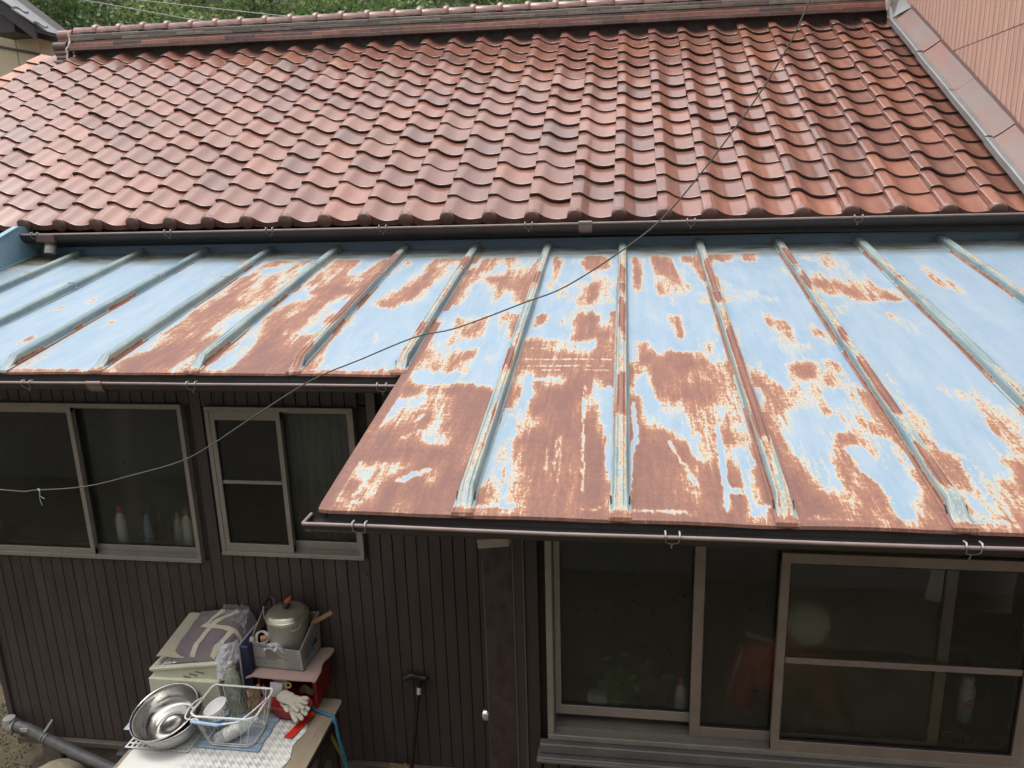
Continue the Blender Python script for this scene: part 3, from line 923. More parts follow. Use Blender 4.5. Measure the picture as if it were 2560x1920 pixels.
for k in range(-8, 6):
    ye = YL if k <= -2 else YRR
    x = XM + k * SP
    if k == 5: x = 2.60
    rng = random.Random(50 + k)
    n = int((5.56 - ye) / .03)
    joint = ye + (5.56 - ye) * rng.uniform(.60, .80)
    vs, ru, di = [], [], []
    seg = []
    y = ye
    level = [0, .30, .36, .62, .9]
    while y < 5.6:
        l = rng.uniform(.10, .45)
        if k <= -6: s = .12
        elif k == -5: s = rng.choice([.1, .55, .5, .3])
        elif k == -4: s = rng.choice([.36, .2, .5, .38, .36])
        elif k == -3: s = rng.choice([.9, .8, .5, .95])
        elif k >= 3: s = rng.choice([.15, .42, .46, .30])
        else: s = rng.choice([.47, .45, .88, .95, .50, .44])
        seg.append((y, y + l, s)); y += l
    if k in (0, 1, 2, -1): seg.insert(0, (ye, ye + .17, .44))
    yy = [ye - .004, ye, ye + .015] + [ye + .015 + (5.56 - ye - .015) * i / n for i in range(1, n + 1)]
    for y in yy:
        t = min(1, max(.10, (y - ye - .02) / .085))
        lift = .0035 if y < joint else 0
        for i, (px, pz) in enumerate(PR):
            yq = y + .10 * mnoise.noise(Vector((px * 45, y * 3, k * 2.7))) + .04 * mnoise.noise(Vector((px * 160, y * 12, k)))
            s = next((q[2] for q in seg if q[0] <= yq < q[1]), .3 if yq < ye else .2)
            wv = mnoise.noise(Vector((px * 60 + k * 3, y * 4, k)))
            r = s + .30 * wv
            if i in (0, 1, 12, 13):
                r = .05
                if k >= 1 and i < 2: r = .8 if mnoise.noise(Vector((k, y * 2, 8))) > -.3 else .1
                if -7 < k <= -2 and i > 11: r = .8 if mnoise.noise(Vector((k, y * 2.6, 8))) > .12 else .1
                if k in (-1, 0) and i < 2: r = .7 if wv > .1 else .1
            elif i in (2, 11): r = .08 + .2 * max(0, wv)
            elif i in (3, 10): r = (.18 if s < .7 else .55) + .4 * wv
            elif s < .7 and k >= -2: r = min(r, .50)
            elif 3 <= i <= 5 and k >= 0: r = max(r, .30 + .6 * (wv > .05))
            if y < ye + .02 and k > -6: r = .75
            if y > 5.30: r *= .4
            hh = (pz + (lift if 2 <= i <= 11 else 0)) * (t if 2 <= i <= 11 else 1)
            vs.append((x + px * (1.0 if t > .9 else 1.08), y, ZM(max(y, ye)) + max(.002, hh) - (.012 if y < ye else 0)))
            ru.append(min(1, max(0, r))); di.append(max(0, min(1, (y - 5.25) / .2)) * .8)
    m = len(PR)
    b = MB()
    b.add(vs, [(j * m + i, (j + 1) * m + i, (j + 1) * m + i + 1, j * m + i + 1)[::-1] for j in range(len(yy) - 1) for i in range(m - 1)], 0)
    # joint collar
    jr = []
    for yj in (joint - .006, joint + .006):
        jr += [(x + px * 1.04, yj, ZM(yj) + pz + .0065) for px, pz in PR]
    b.add(jr, [(i + 1, i, m + i, m + i + 1)[::-1] for i in range(m - 1)], 0)
    ru += [.45] * (2 * m); di += [0] * (2 * m)
    # clip at the side of the nose
    for sx in (-1, 1):
        q = [(x + sx * .028, ye + .09, ZM(ye) + .038), (x + sx * .035, ye + .095, ZM(ye) + .043), (x + sx * .032, ye + .065, ZM(ye) + .014), (x + sx * .028, ye + .07, ZM(ye) + .014)]
        b.add(q, [(0, 1, 2, 3)], 1); ru += [0] * 4; di += [0] * 4
    o = b.build('batten', [M['rust_rib'], M['flash_seal']], mroof)
    set_attr(o.data, 'rust', ru); set_attr(o.data, 'dirt', di)
# underside, fascia and soffit of the metal roof
def under(x0, x1, ye, ys):
    b = MB()
    b.add([(x0, ye + .035, ZM(ye) - .025), (x1, ye + .035, ZM(ye) - .025), (x1, 5.56, ZM(5.56) - .03), (x0, 5.56, ZM(5.56) - .03)], [(3, 2, 1, 0)])
    b.box(x0 + .01, x1, ye + .08, ys, ZM(ye) - .095, ZM(ye) - .08)
    b.build('soffit_board', M['dark_wood'], house)
    xs = x0
    rng = random.Random(int(x0 * 10))
    while xs < x1 - .02:
        xe = min(x1, xs + rng.uniform(.9, 1.5))
        f = MB().box(xs, xe - .003, ye + .030, ye + .050, ZM(ye) - .085 - rng.uniform(0, .006), ZM(ye) - .020)
        f.build('fascia_board', M['eave_board'], house)
        xs = xe
    MB().box(x0 + .01, x1, ye + .065, ye + .08, ZM(ye) - .105, ZM(ye) - .02).build('fascia_board', M['dark_wood'], house)
under(-4.55, -1.01, YL, 3.92)
under(-1.00, 2.93, YRR, 2.88)
MB().box(-1.005, -.98, YRR + .05, YL + .2, ZM(YRR) - .05, ZM(YRR) - .008).add([(-1.008, YRR + .03, ZM(YRR) - .01), (-1.008, YL + .1, ZM(YL + .1) - .01), (-1.008, YL + .1, ZM(YL + .1) - .11), (-1.008, YRR + .03, ZM(YRR) - .10)], [(0, 1, 2, 3)]).build('barge_board', M['eave_board'], house)
# blue wing wall at the left end
b = MB()
o_ = [(-4.55, 5.58, ZM(5.58) - .01), (-4.55, 4.2, ZM(4.2) - .01), (-4.55, 4.2, HL - .64), (-4.55, 5.424, HL - .223), (-4.55, 5.58, HL - .223)]
b.add(o_ + [(p[0] - .03, p[1], p[2]) for p in o_], [(0, 1, 2, 3, 4), (9, 8, 7, 6, 5)] + [(i, i + 5, (i + 1) % 5 + 5, (i + 1) % 5) for i in range(5)])
b.bar((-4.565, 4.2, HL - .637), (-4.565, 5.424, HL - .220), .05, .012)
b.tube([(-4.545, 4.2, ZM(4.2) + .006), (-4.545, 5.5, ZM(5.5) + .006)], .006, 6)
b.build('wing_wall', M['blue'], house)

# --- lower gutters
gutter('eave_gutter', 3.375, HL - .900, -4.6, -1.03, .045, [-2.575], [-2.943, -2.061, -1.109], (False, True), sag=.002)
gutter('eave_gutter', 2.285, HL - 1.092, -1.062, 2.93, .040, [], [-.863, .161, 1.043], (True, False), sag=-.004)

# --- walls
WY = 3.9
W1 = (-3.865, -2.450, 1.555, 2.530)
W2 = (-2.312, -1.447, 1.615, 2.520)
b = MB()
b.box(-3.94, -.56, WY + .006, WY + .06, .22, W1[2] + .01)
b.box(-3.94, -.56, WY + .012, WY + .06, W1[3] - .01, 2.80)
for xa, xb in ((-3.94, W1[0] + .01), (W1[1] - .01, W2[0] + .01), (W2[1] - .01, -.56)):
    b.box(xa, xb, WY + .012, WY + .06, W1[2], W1[3])
b.box(W2[0], W2[1], WY + .012, WY + .06, W1[2], W2[2] + .01)
lw = b.build('siding_wall', M['siding_back'], house)
P = .0703
x = -3.958
while x < -.57:
    cx = x + P / 2
    spans = [(.235, 2.78)]
    for wn in (W1, W2):
        if wn[0] - .01 < cx < wn[1] + .01:
            spans = [(.235, wn[2] + .005), (wn[3] - .005, 2.78)]
    if cx > -1.4 and cx < -1.30: spans = [(.235, 2.32)]
    for z0, z1 in spans:
        b = MB()
        d = random.uniform(-.0008, .0008)
        a0, a1 = x + .0009, x + P - .0009
        pr = [(a0, WY + .012), (a0 + .001, WY + .001 + d), (a0 + .004, WY - .0015 + d), (a1 - .004, WY - .0015 + d), (a1 - .001, WY + .001 + d), (a1, WY + .012)]
        vs = [(p[0], p[1], z) for z in (z0, z1) for p in pr]
        b.add(vs, [(i, i + 1, i + 7, i + 6) for i in range(5)] + [(5, 4, 3, 2, 1, 0)])
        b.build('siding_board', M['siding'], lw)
    x += P
MB().bbox(-1.372, -1.320, WY - .022, WY + .01, 2.0, 2.80, .003).build('trim_board', M['trim'], house)
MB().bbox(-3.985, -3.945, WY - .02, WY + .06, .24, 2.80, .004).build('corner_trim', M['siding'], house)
MB().box(-3.98, -3.95, WY + .06, 5.6, .24, 2.8).build('end_wall', M['dark_wood'], house)
# foundation and sill
b = MB()
b.bbox(-3.66, -.56, WY + .02, WY + .14, -.1, .175, .006)
b.build('foundation', M['concrete'], house)
MB().bbox(-3.80, -3.665, WY - .005, WY + .13, -.1, .185, .008).build('foundation_block', M['concrete'], house)
MB().bbox(-3.945, -.56, WY - .030, WY + .10, .186, .226, .004).build('sill_trim', mat('sill_paint', (.135, .095, .085), .55, col2=(.20, .175, .135), vs=5), house)

RWY = 2.85
W3 = (-.302, 1.585, 1.368, 2.330)
# corner post, rusty cover and trims of the right room
MB().bbox(-.560, -.436, RWY - .012, RWY + .03, .1, 2.56, .003).build('rusty_cover', M['rusty_post'], house)
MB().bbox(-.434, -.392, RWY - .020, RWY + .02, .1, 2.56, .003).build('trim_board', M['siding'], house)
MB().bbox(-.436, -.431, RWY - .026, RWY - .010, .1, 2.56, .001).build('trim_edge', M['trim'], house)
MB().bbox(-.394, -.389, RWY - .026, RWY - .010, .1, 2.56, .001).build('trim_edge', M['trim'], house)
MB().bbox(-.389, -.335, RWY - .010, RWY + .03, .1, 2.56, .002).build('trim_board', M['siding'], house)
MB().box(-.335, -.300, RWY + .02, RWY + .05, 1.3, 2.56).build('dark_reveal', M['siding_back'], house)
b = MB()
b.box(-.56, 2.9, RWY + .02, RWY + .06, .1, W3[2] - .05)
b.box(W3[1], 2.9, RWY + .02, RWY + .06, W3[2] - .05, 2.56)
b.box(-.56, 2.9, RWY + .02, RWY + .06, W3[3], 2.56)
rw = b.build('siding_wall', M['siding_back'], house)
x = -.332
while x < 2.85:
    b = MB()
    pr = [(x + .0022, RWY + .02), (x + .003, RWY + .006), (x + .006, RWY + .002), (x + P - .006, RWY + .002), (x + P - .003, RWY + .006), (x + P - .0022, RWY + .02)]
    for z0, z1 in ([(.1, 1.30)] if x < W3[1] - .03 else [(.1, 2.56)]):
        vs = [(p[0], p[1], z) for z in (z0, z1) for p in pr]
        b.add(vs, [(i, i + 1, i + 7, i + 6) for i in range(5)] + [(5, 4, 3, 2, 1, 0)])
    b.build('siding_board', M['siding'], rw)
    x += P
# side wall of the right room with its door, seen edge on
b = MB()
b.box(-.558, -.52, RWY + .03, WY, .1, 2.7)
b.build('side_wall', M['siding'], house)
d = MB().bbox(-.585, -.560, RWY + .10, WY - .12, .25, 2.12, .004).build('door', M['rusty_post'], house)
b = MB()
b.tube([(-.586, 3.10, 1.250), (-.606, 3.10, 1.250)], .012, 12)
b.lathe([(.0, .0), (.026, .0), (.028, .006), (.028, .030), (.024, .036), (0, .037)], tr(-.604, 3.10, 1.250) @ ry(R(-90)), 20)
b.build('door_knob', mat('knob_metal', (.62, .60, .56), .25, metal=1.0), d)
b = MB()
mm = tr(-.50, RWY - .045, 2.300) @ ry(R(-7))
b.bbox(-.066, .062, -.03, .03, -.022, .018, .003, 0, mm)
b.build('wall_lamp', mat('lamp_housing', (.36, .33, .28), .5, var=.2), house)

# --- windows
def window(W, y, name='window'):
    x0, x1, z0, z1 = W
    b = MB()
    t = .026
    b.bbox(x0, x1, y - .030, y + .09, z1 - t, z1, .002)
    b.bbox(x0, x1, y - .034, y + .09, z0, z0 + t, .002)
    b.bbox(x0, x0 + t, y - .030, y + .09, z0 + t, z1 - t, .002)
    b.bbox(x1 - t, x1, y - .030, y + .09, z0 + t, z1 - t, .002)
    b.box(x0 + t, x1 - t, y + .006, y + .010, z0 + t, z0 + t + .012)
    b.box(x0 + t, x1 - t, y + .034, y + .038, z0 + t, z0 + t + .012)
    return b.build(name, M['alu'], house)
def sash(win, x0, x1, z0, z1, y, st, rt_, rb, pane, m='alu', bars=(), depth=.026):
    b = MB()
    b.bbox(x0, x1, y, y + depth, z1 - rt_, z1, .002)
    b.bbox(x0, x1, y, y + depth, z0, z0 + rb, .002)
    b.bbox(x0, x0 + st, y - .001, y + depth + .001, z0 + .0005, z1 - .0005, .002)
    b.bbox(x1 - st, x1, y - .001, y + depth + .001, z0 + .0005, z1 - .0005, .002)
    b.build('sash_frame', M[m], win)
    for bz, bt in bars:
        MB().bbox(x0 + st - .002, x1 - st + .002, y + .004, y + depth - .004, bz - bt / 2, bz + bt / 2, .002).build('glazing_bar', M[m], win)
    MB().add([(x0 + st - .004, y + depth / 2, z0 + rb - .004), (x1 - st + .004, y + depth / 2, z0 + rb - .004), (x1 - st + .004, y + depth / 2, z1 - rt_ + .004), (x0 + st - .004, y + depth / 2, z1 - rt_ + .004)], [(0, 1, 2, 3)]).build('window_pane', M[pane], win)
    b = MB()
    s = .004
    for (a0, a1, c0, c1) in ((x0 + st, x1 - st, z0 + rb, z0 + rb + s), (x0 + st, x1 - st, z1 - rt_ - s, z1 - rt_), (x0 + st, x0 + st + s, z0 + rb + s, z1 - rt_ - s), (x1 - st - s, x1 - st, z0 + rb + s, z1 - rt_ - s)):
        b.box(a0, a1, y + .002, y + depth / 2 - .001, c0, c1)
    b.build('glazing_gasket', M['siding_back'], win)
w1 = window(W1, WY)
sash(w1, -3.838, -3.135, 1.578, 2.508, WY - .026, .028, .036, .040, 'glass')
sash(w1, -3.168, -2.478, 1.584, 2.506, WY + .014, .026, .020, .046, 'frost_deep')
w2 = window(W2, WY)
sash(w2, -2.286, -1.868, 1.640, 2.494, WY - .026, .028, .052, .050, 'screen', bars=((2.070, .020),))
sash(w2, -1.900, -1.475, 1.646, 2.492, WY + .014, .026, .020, .056, 'glass')
w3 = window(W3, RWY)
sash(w3, -.274, .332, 1.452, 2.302, RWY + .030, .026, .03, .046, 'frost')
sash(w3, .290, 1.262, 1.412, 2.304, RWY - .004, .042, .02, .048, 'frost', 'alu_red')
sash(w3, .612, 1.558, 1.396, 2.284, RWY - .036, .034, .044, .050, 'screen', 'alu_red', bars=((1.815, .026),), depth=.024)
def glass_marks(win, x0, x1, z0, z1, y, n_, seed):
    rng = random.Random(seed)
    b = MB()
    for i in range(n_):
        cx, cz = rng.uniform(x0, x1), rng.uniform(z0, z1)
        for q in range(rng.choice([1, 2, 2, 3])):
            a = rng.uniform(0, 6.28); r_ = rng.uniform(.003, .0065)
            ox, oz = cx + rng.uniform(-.016, .016), cz + rng.uniform(-.012, .012)
            b.add([(ox + r_ * 1.3 * math.cos(t) * math.cos(a) - r_ * .55 * math.sin(t) * math.sin(a), y, oz + r_ * 1.3 * math.cos(t) * math.sin(a) + r_ * .55 * math.sin(t) * math.cos(a)) for t in [k_ * .7854 for k_ in range(8)]], [tuple(range(8))])
    tag(b.build('leaf_decal', M['decal'], win), kind='stuff')
M['decal'] = mat('glass_decal', (.016, .018, .014), .7, alpha=.6)
glass_marks(w3, -.23, .29, 1.60, 2.26, RWY + .040, 24, 3)
glass_marks(w3, .34, .60, 1.60, 2.26, RWY + .006, 6, 5)
glass_marks(w1, -3.10, -2.52, 1.75, 2.46, WY + .024, 7, 8)
b = MB()
b.bbox(-.345, 1.62, RWY - .085, RWY + .01, 1.295, 1.318, .004)
b.bbox(-.335, 1.61, RWY - .060, RWY - .02, 1.320, 1.366, .004)
b.tube([(-.345, RWY - .085, 1.303), (1.62, RWY - .085, 1.303)], .010, 8)
b.build('window_sill', mat('sill_metal', (.17, .165, .155), .42, metal=.3, var=.2, vs=7), house)
# room inside, curtains
b = MB()
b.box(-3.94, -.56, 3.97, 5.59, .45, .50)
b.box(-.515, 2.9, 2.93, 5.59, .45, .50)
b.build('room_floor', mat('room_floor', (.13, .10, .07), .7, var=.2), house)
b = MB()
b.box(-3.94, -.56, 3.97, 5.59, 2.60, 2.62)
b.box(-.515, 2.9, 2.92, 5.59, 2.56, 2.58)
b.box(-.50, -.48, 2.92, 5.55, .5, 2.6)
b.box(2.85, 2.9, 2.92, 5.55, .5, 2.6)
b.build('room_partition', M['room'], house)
b = MB()
b.grid(lambda u, v: (-1.92 + .46 * u, WY + .12 + .018 * math.sin(u * 34 + 2 * math.sin(u * 9)) * (1 - .4 * v), 1.60 + .93 * v), 60, 4)
b.build('curtain', M['curtain'], house)
b = MB()
b.box(-3.85, -2.46, WY + .09, WY + .24, 1.575, 1.595)
b.box(-.28, 1.25, RWY + .09, RWY + .20, 1.385, 1.405)
b.build('inner_sill', M['trim'], house)
# ------------------------------------------------------------------ pink sided house on the right
SC = 1
DZ = H - 3.68
ph = thing('pink_house', 'neighbouring house with pink corrugated siding rising past the right roof edge', 'house', (5.0, 8.0, 0.0))
def corrug(y0, y1, z0, z1):
    b = MB()
    y = y0
    P2 = .0765
    sec = []
    while y < y1:
        sec += [(2.43, y), (2.43, y + .040), (2.4365, y + .042), (2.4365, y + .0485), (2.432, y + .0505), (2.432, y + .067), (2.4385, y + .069), (2.4385, y + .0745)]
        y += P2
    n = len(sec)
    b.add([(x, yy, z0) for x, yy in sec] + [(x, yy, z1) for x, yy in sec], [(i + 1, i, n + i, n + i + 1) for i in range(n - 1)])
    for i, f in enumerate(b.f):
        x = (b.v[f[0]][0] + b.v[f[1]][0]) / 2
        b.mi[i] = 1 if x > 2.436 else 0
    return b
corrug(5.30, 9.5, 2.60, 4.535 + DZ).build('siding_panel', [M['pink'], M['pink_d']], ph)
corrug(5.318, 9.5, 4.541 + DZ, 7.4).build('siding_panel', [M['pink'], M['pink_d']], ph)
b = MB()
b.box(2.445, 9.0, 5.30, 12.0, 0.0, 7.4)
b.box(2.440, 2.445, 5.30, 9.5, 4.53 + DZ, 4.545 + DZ, 1)
b.build('wall', [M['pink'], M['siding_back']], ph)
b = MB()
b.box(2.1, 9.4, 4.9, 12.4, 7.4, 7.55)
b.build('roof', M['soffit'], ph)

# ------------------------------------------------------------------ cream house on the left
chs = thing('cream_house', 'cream rendered neighbouring house with dark eave and grey tiles at the upper left', 'house', (-11.0, 13.0, 0.0))
rake = math.atan2(6.40 - 5.98, -8.69 + 8.25)      # the verge falls towards the right
YC = 11.0
def rk(x): return 6.20 + DZ + (-8.43 - x) * .78          # underside of the verge at x
b = MB()
poly = [(-16, .0), (-8.36, .0), (-8.36, rk(-8.36)), (-11.5, rk(-11.5)), (-16, rk(-11.5) - 3.4)]
b.add([(x, YC, z) for x, z in poly] + [(x, YC + .30, z) for x, z in poly], [(0, 1, 2, 3, 4), (9, 8, 7, 6, 5)] + [(i, i + 5, (i + 1) % 5 + 5, (i + 1) % 5) for i in range(5)])
b.build('wall', M['cream'], chs)
b = MB()
def rslab(y0, y1, o0, o1, xa=-11.5, xb=-7.95, mi=0):
    b.add([(xa, y0, rk(xa) + o0), (xb, y0, rk(xb) + o0), (xb, y1, rk(xb) + o0), (xa, y1, rk(xa) + o0), (xa, y0, rk(xa) + o1), (xb, y0, rk(xb) + o1), (xb, y1, rk(xb) + o1), (xa, y1, rk(xa) + o1)],
          [(3, 2, 1, 0), (4, 5, 6, 7), (0, 1, 5, 4), (1, 2, 6, 5), (2, 3, 7, 6), (3, 0, 4, 7)], mi)
rslab(YC - .55, YC + .36, .02, .06)
rslab(YC - .58, YC - .54, -.08, .10)
rslab(YC - .15, YC - .001, -.16, .02, xb=-8.25)
b.build('eave', M['soffit'], chs)
b = MB()
b.box(-8.75, -8.30, YC - .5, YC + .9, rk(-8.30) - .22, rk(-8.30) + .02)
b.build('eave', M['soffit'], chs)
for i in range(14):
    x1 = -7.92 - i * .26
    x0 = x1 - .29
    for j in range(1):
        b = MB()
        y0 = YC - .62 + j * .27
        o = .11 + .02
        b.grid(lambda u, v: (x0 + (x1 - x0) * u, y0 + .29 * v, rk(x0 + (x1 - x0) * u) + o + .035 * (1 - u) * 0 + .03 * u + .02 * math.sin(v * 6.28)), 2, 6, thick=.022)
        b.build('roof_tile', M['grey_tile'], chs)
b = MB()
b.add([(-11.5, YC - .34, rk(-11.5) + .07), (-7.95, YC - .34, rk(-7.95) + .07), (-7.95, YC + .02, rk(-7.95) + .07), (-11.5, YC + .02, rk(-11.5) + .07)], [(0, 1, 2, 3)])
b.build('roof', M['grey_tile'], chs)
b = MB()
b.tube([(-9.6, YC - .03, 5.905 + DZ), (-8.98, YC - .03, 5.796 + DZ), (-8.36, YC - .03, 5.66 + DZ)], .018, 8)
b.build('wall_pipe', M['cable'], chs)
b = MB()
for x in (-8.72, -9.63):
    b.box(x - .003, x + .003, YC - .004, YC, 4.0, 6.5)
b.build('panel_joint', M['trim'], chs)

# ------------------------------------------------------------------ wooded hillside
hl = MB()
def hz(x, y): return -2.46 + max(0, (y - 14)) * .62 + 1.6 * mnoise.noise(Vector((x * .05, y * .05, 3))) + 1.0 * mnoise.noise(Vector((x * .16, y * .16, 1)))
hl.grid(lambda u, v: (-90 + 150 * u, 14.5 + 70 * v, hz(-90 + 150 * u, 14.5 + 70 * v)), 50, 30)
hill = hl.build('hillside', mat('forest_floor', (.030, .042, .016), .95, col2=(.05, .06, .022), vs=1.5))
tag(hill, kind='structure')
def leaf_mat(name, cols):
    m = bpy.data.materials.new(name)
    m.use_nodes = True
    t = m.node_tree
    b = t.nodes['Principled BSDF']
    N, L = t.nodes.new, t.links.new
    at = N('ShaderNodeAttribute'); at.attribute_name = 'tint'
    rp = N('ShaderNodeValToRGB')
    el = rp.color_ramp.elements
    el[0].position, el[0].color = 0, (*cols[0], 1)
    el[1].position, el[1].color = 1, (*cols[-1], 1)
    for i, c in enumerate(cols[1:-1]):
        e = el.new((i + 1) / (len(cols) - 1)); e.color = (*c, 1)
    L(at.outputs['Fac'], rp.inputs[0]); L(rp.outputs[0], b.inputs['Base Color'])
    b.inputs['Roughness'].default_value = .6
    out = t.nodes['Material Output']
    tl = N('ShaderNodeBsdfTranslucent'); L(rp.outputs[0], tl.inputs[0])
    mx = N('ShaderNodeMixShader'); mx.inputs[0].default_value = .35
    L(b.outputs[0], mx.inputs[1]); L(tl.outputs[0], mx.inputs[2]); L(mx.outputs[0], out.inputs['Surface'])
    return m
M['leaf'] = leaf_mat('forest_leaf', [(.050, .085, .032), (.105, .165, .052), (.170, .250, .080), (.240, .320, .110), (.60, .56, .36)])
rs = np.random.RandomState(11)
V, F, TT = [], [], []
clumps = []
for i in range(560):
    y = rs.uniform(24, 40)
    x = rs.uniform(-26, 6) * y / 28
    z = hz(x, y) + rs.uniform(.5, 4.2)
    e = (z - H) / y
    if not (.13 < e < .44): continue
    clumps.append((x, y, z, rs.uniform(.7, 1.7), rs.uniform(.0, .62), rs.rand()))
for (x, y, z, rad, tint, fl_) in clumps:
    n = int(120 * rad * rad)
    if fl_ > .93: tint = .98
    d = rs.normal(size=(n, 3)); d /= np.linalg.norm(d, axis=1)[:, None]
    d[:, 2] = np.abs(d[:, 2]) * .9 - .15
    c = np.array([x, y, z]) + d * rad * rs.uniform(.55, 1.05, (n, 1)) * np.array([1.15, 1, .75])
    a = rs.normal(size=(n, 3)); a /= np.linalg.norm(a, axis=1)[:, None]
    q = np.cross(a, rs.normal(size=(n, 3))); q /= np.linalg.norm(q, axis=1)[:, None]
    s = rs.uniform(.06, .135, (n, 1))
    o = len(V)
    P4 = np.stack([c - a * s, c + q * s * .6, c + a * s, c - q * s * .6], 1).reshape(-1, 3)
    V += P4.tolist()
    F += [(o + 4 * i, o + 4 * i + 1, o + 4 * i + 2, o + 4 * i + 3) for i in range(n)]
    tv = np.clip(tint + rs.uniform(-.14, .14, n) + d[:, 2] * .16, 0, .74 if tint < .9 else 1)
    if tint > .9: tv = np.where(rs.rand(n) < .55, 1.0, rs.uniform(.3, .7, n))
    TT += np.repeat(tv, 4).tolist()
me = bpy.data.meshes.new('woods')
me.from_pydata(V, [], F)
me.materials.append(M['leaf'])
set_attr(me, 'tint', TT)
wo = bpy.data.objects.new('woods', me)
C.objects.link(wo)
tag(wo, 'dense green woods covering the hillside above the roof ridge', 'woods', kind='stuff')

# ------------------------------------------------------------------ the photographer's house across the yard: unseen, added and shaped for the light
SC = LOW
own = thing('unseen_house', 'unseen plastered house across the yard, added for its effect on the light', 'house', (0, -1.2, 0))
b = MB()
b.box(-9, 8, -1.3, -1.1, 0, 2.6)
b.box(-9, -1.2, -1.3, -1.1, 2.6, 4.6)
b.box(1.2, 8, -1.3, -1.1, 2.6, 4.6)
b.box(-9, 8, -6, -5.9, 0, 4.6)
b.build('wall', mat('grey_render', (.46, .44, .40), .9, var=.1), own)
b = MB()
b.box(-9.3, 8.3, -6.4, -1.0, 4.6, 4.72)
b.build('roof', M['soffit'], own)

# ------------------------------------------------------------------ overhead wires
pts = [(0.55, 2.0, 4.42), (0.416, 2.0, 4.062), (0.357, 2.0, 3.936), (0.278, 2.0, 3.812), (0.138, 2.0, 3.629), (0.04, 2.0, 3.536), (-0.137, 2.0, 3.421), (-0.255, 2.0, 3.375), (-0.44, 2.0, 3.308), (-0.553, 2.0, 3.284), (-0.712, 2.0, 3.221), (-0.86, 2.0, 3.161), (-1.044, 2.0, 3.052), (-1.183, 2.0, 2.965), (-1.288, 2.0, 2.911), (-1.44, 2.0, 2.866), (-1.608, 2.0, 2.823), (-1.782, 2.0, 2.806), (-1.906, 2.0, 2.804), (-2.6, 2.0, 2.86)]
def smooth_path(p, n):
    p = [Vector(q) for q in p]
    out = []
    for i in range(len(p) - 1):
        a, b_, c, d = p[max(i - 1, 0)], p[i], p[i + 1], p[min(i + 2, len(p) - 1)]
        for k in range(n):
            t = k / n
            out.append(.5 * ((2 * b_) + (c - a) * t + (2 * a - 5 * b_ + 4 * c - d) * t * t + (3 * b_ - a - 3 * c + d) * t ** 3))
    out.append(p[-1])
    return out
o = MB().tube(smooth_path(pts, 4), .0019, 8).build('sagging_wire', M['cable_grey'], None, pts[0])
tag(o, 'thin grey wire sagging across the picture in front of the roofs', 'wire')
o = MB().tube(smooth_path([(-1.768, 1.998, 2.813), (-1.766, 1.995, 2.800), (-1.770, 1.996, 2.790), (-1.762, 1.997, 2.783), (-1.757, 1.998, 2.779)], 3), .0011, 6).tube(smooth_path([(-1.775, 2.0, 2.812), (-1.766, 1.994, 2.806), (-1.767, 1.995, 2.795), (-1.772, 1.997, 2.778), (-1.769, 1.998, 2.757)], 3), .0011, 6).build('twine', mat('pale_twine', (.33, .40, .34), .8), None, (-1.768, 1.998, 2.806))
tag(o, 'short pale twine knotted round the sagging wire, ends hanging', 'twine')
SC = 1
o = MB().tube([(-9.604 - 4, 14.0, 8.0 + DZ), (-9.604, 14.0, 7.061 + DZ), (-7.683, 14.0, 6.648 + DZ), (-5.2, 14.0, 6.2 + DZ)], .010, 6).build('power_line', M['far_cable'], None, (-9.6, 14, 7.06))
tag(o, 'lower of two thin grey power lines before the woods', 'power line', 'power lines before the woods')
o = MB().tube([(-8.586 - 4, 14.0, 7.7 + DZ), (-8.586, 14.0, 7.004 + DZ), (-5.946, 14.0, 6.605 + DZ), (-3.2, 14.0, 6.25 + DZ)], .009, 6).build('power_line', M['far_cable'], None, (-8.6, 14, 7.0))
tag(o, 'upper of two thin grey power lines before the woods', 'power line', 'power lines before the woods')
# ------------------------------------------------------------------ the work table and what stands on it
SC = LOW
TB = 0.80
table = thing('work_table', 'wooden table against the brown wall, heaped with basins, boxes and a pot', 'table', (-2.12, 3.3, 0))
b = MB()
pl_ = [(-2.60, 2.75), (-1.592, 2.75), (-1.592, 3.690), (-1.596, 3.706), (-1.606, 3.716), (-1.622, 3.720), (-2.60, 3.72)]
k = len(pl_)
b.add([(x, y, TB) for x, y in pl_] + [(x, y, TB - .018) for x, y in pl_], [tuple(range(k)), tuple(range(2 * k - 1, k - 1, -1))] + [(i, i + k, (i + 1) % k + k, (i + 1) % k) for i in range(k)])
M['tabletop'] = mat('worn_tabletop', (.30, .245, .175), .55, col2=(.22, .17, .12), vs=5, stretch=(8, 1, 1))
b.build('tabletop', M['tabletop'], table)
b = MB()
for y0, y1 in ((2.80, 2.83), (3.66, 3.69)):
    b.box(-2.57, -1.625, y0, y1, TB - .075, TB - .019)
b.box(-2.585, -2.56, 2.80, 3.69, TB - .075, TB - .019); b.box(-1.635, -1.61, 2.80, 3.69, TB - .075, TB - .019)
b.build('apron', M['dark_wood'], table)
for x in (-2.55, -1.64):
    for y in (2.84, 3.64):
        MB().bbox(x - .02, x + .02, y - .02, y + .02, 0, TB - .02, .003).build('leg', M['dark_wood'], table)
MB().bar((-1.64, 2.86, .12), (-1.64, 3.62, .70), .03, .02).build('brace', M['dark_wood'], table)

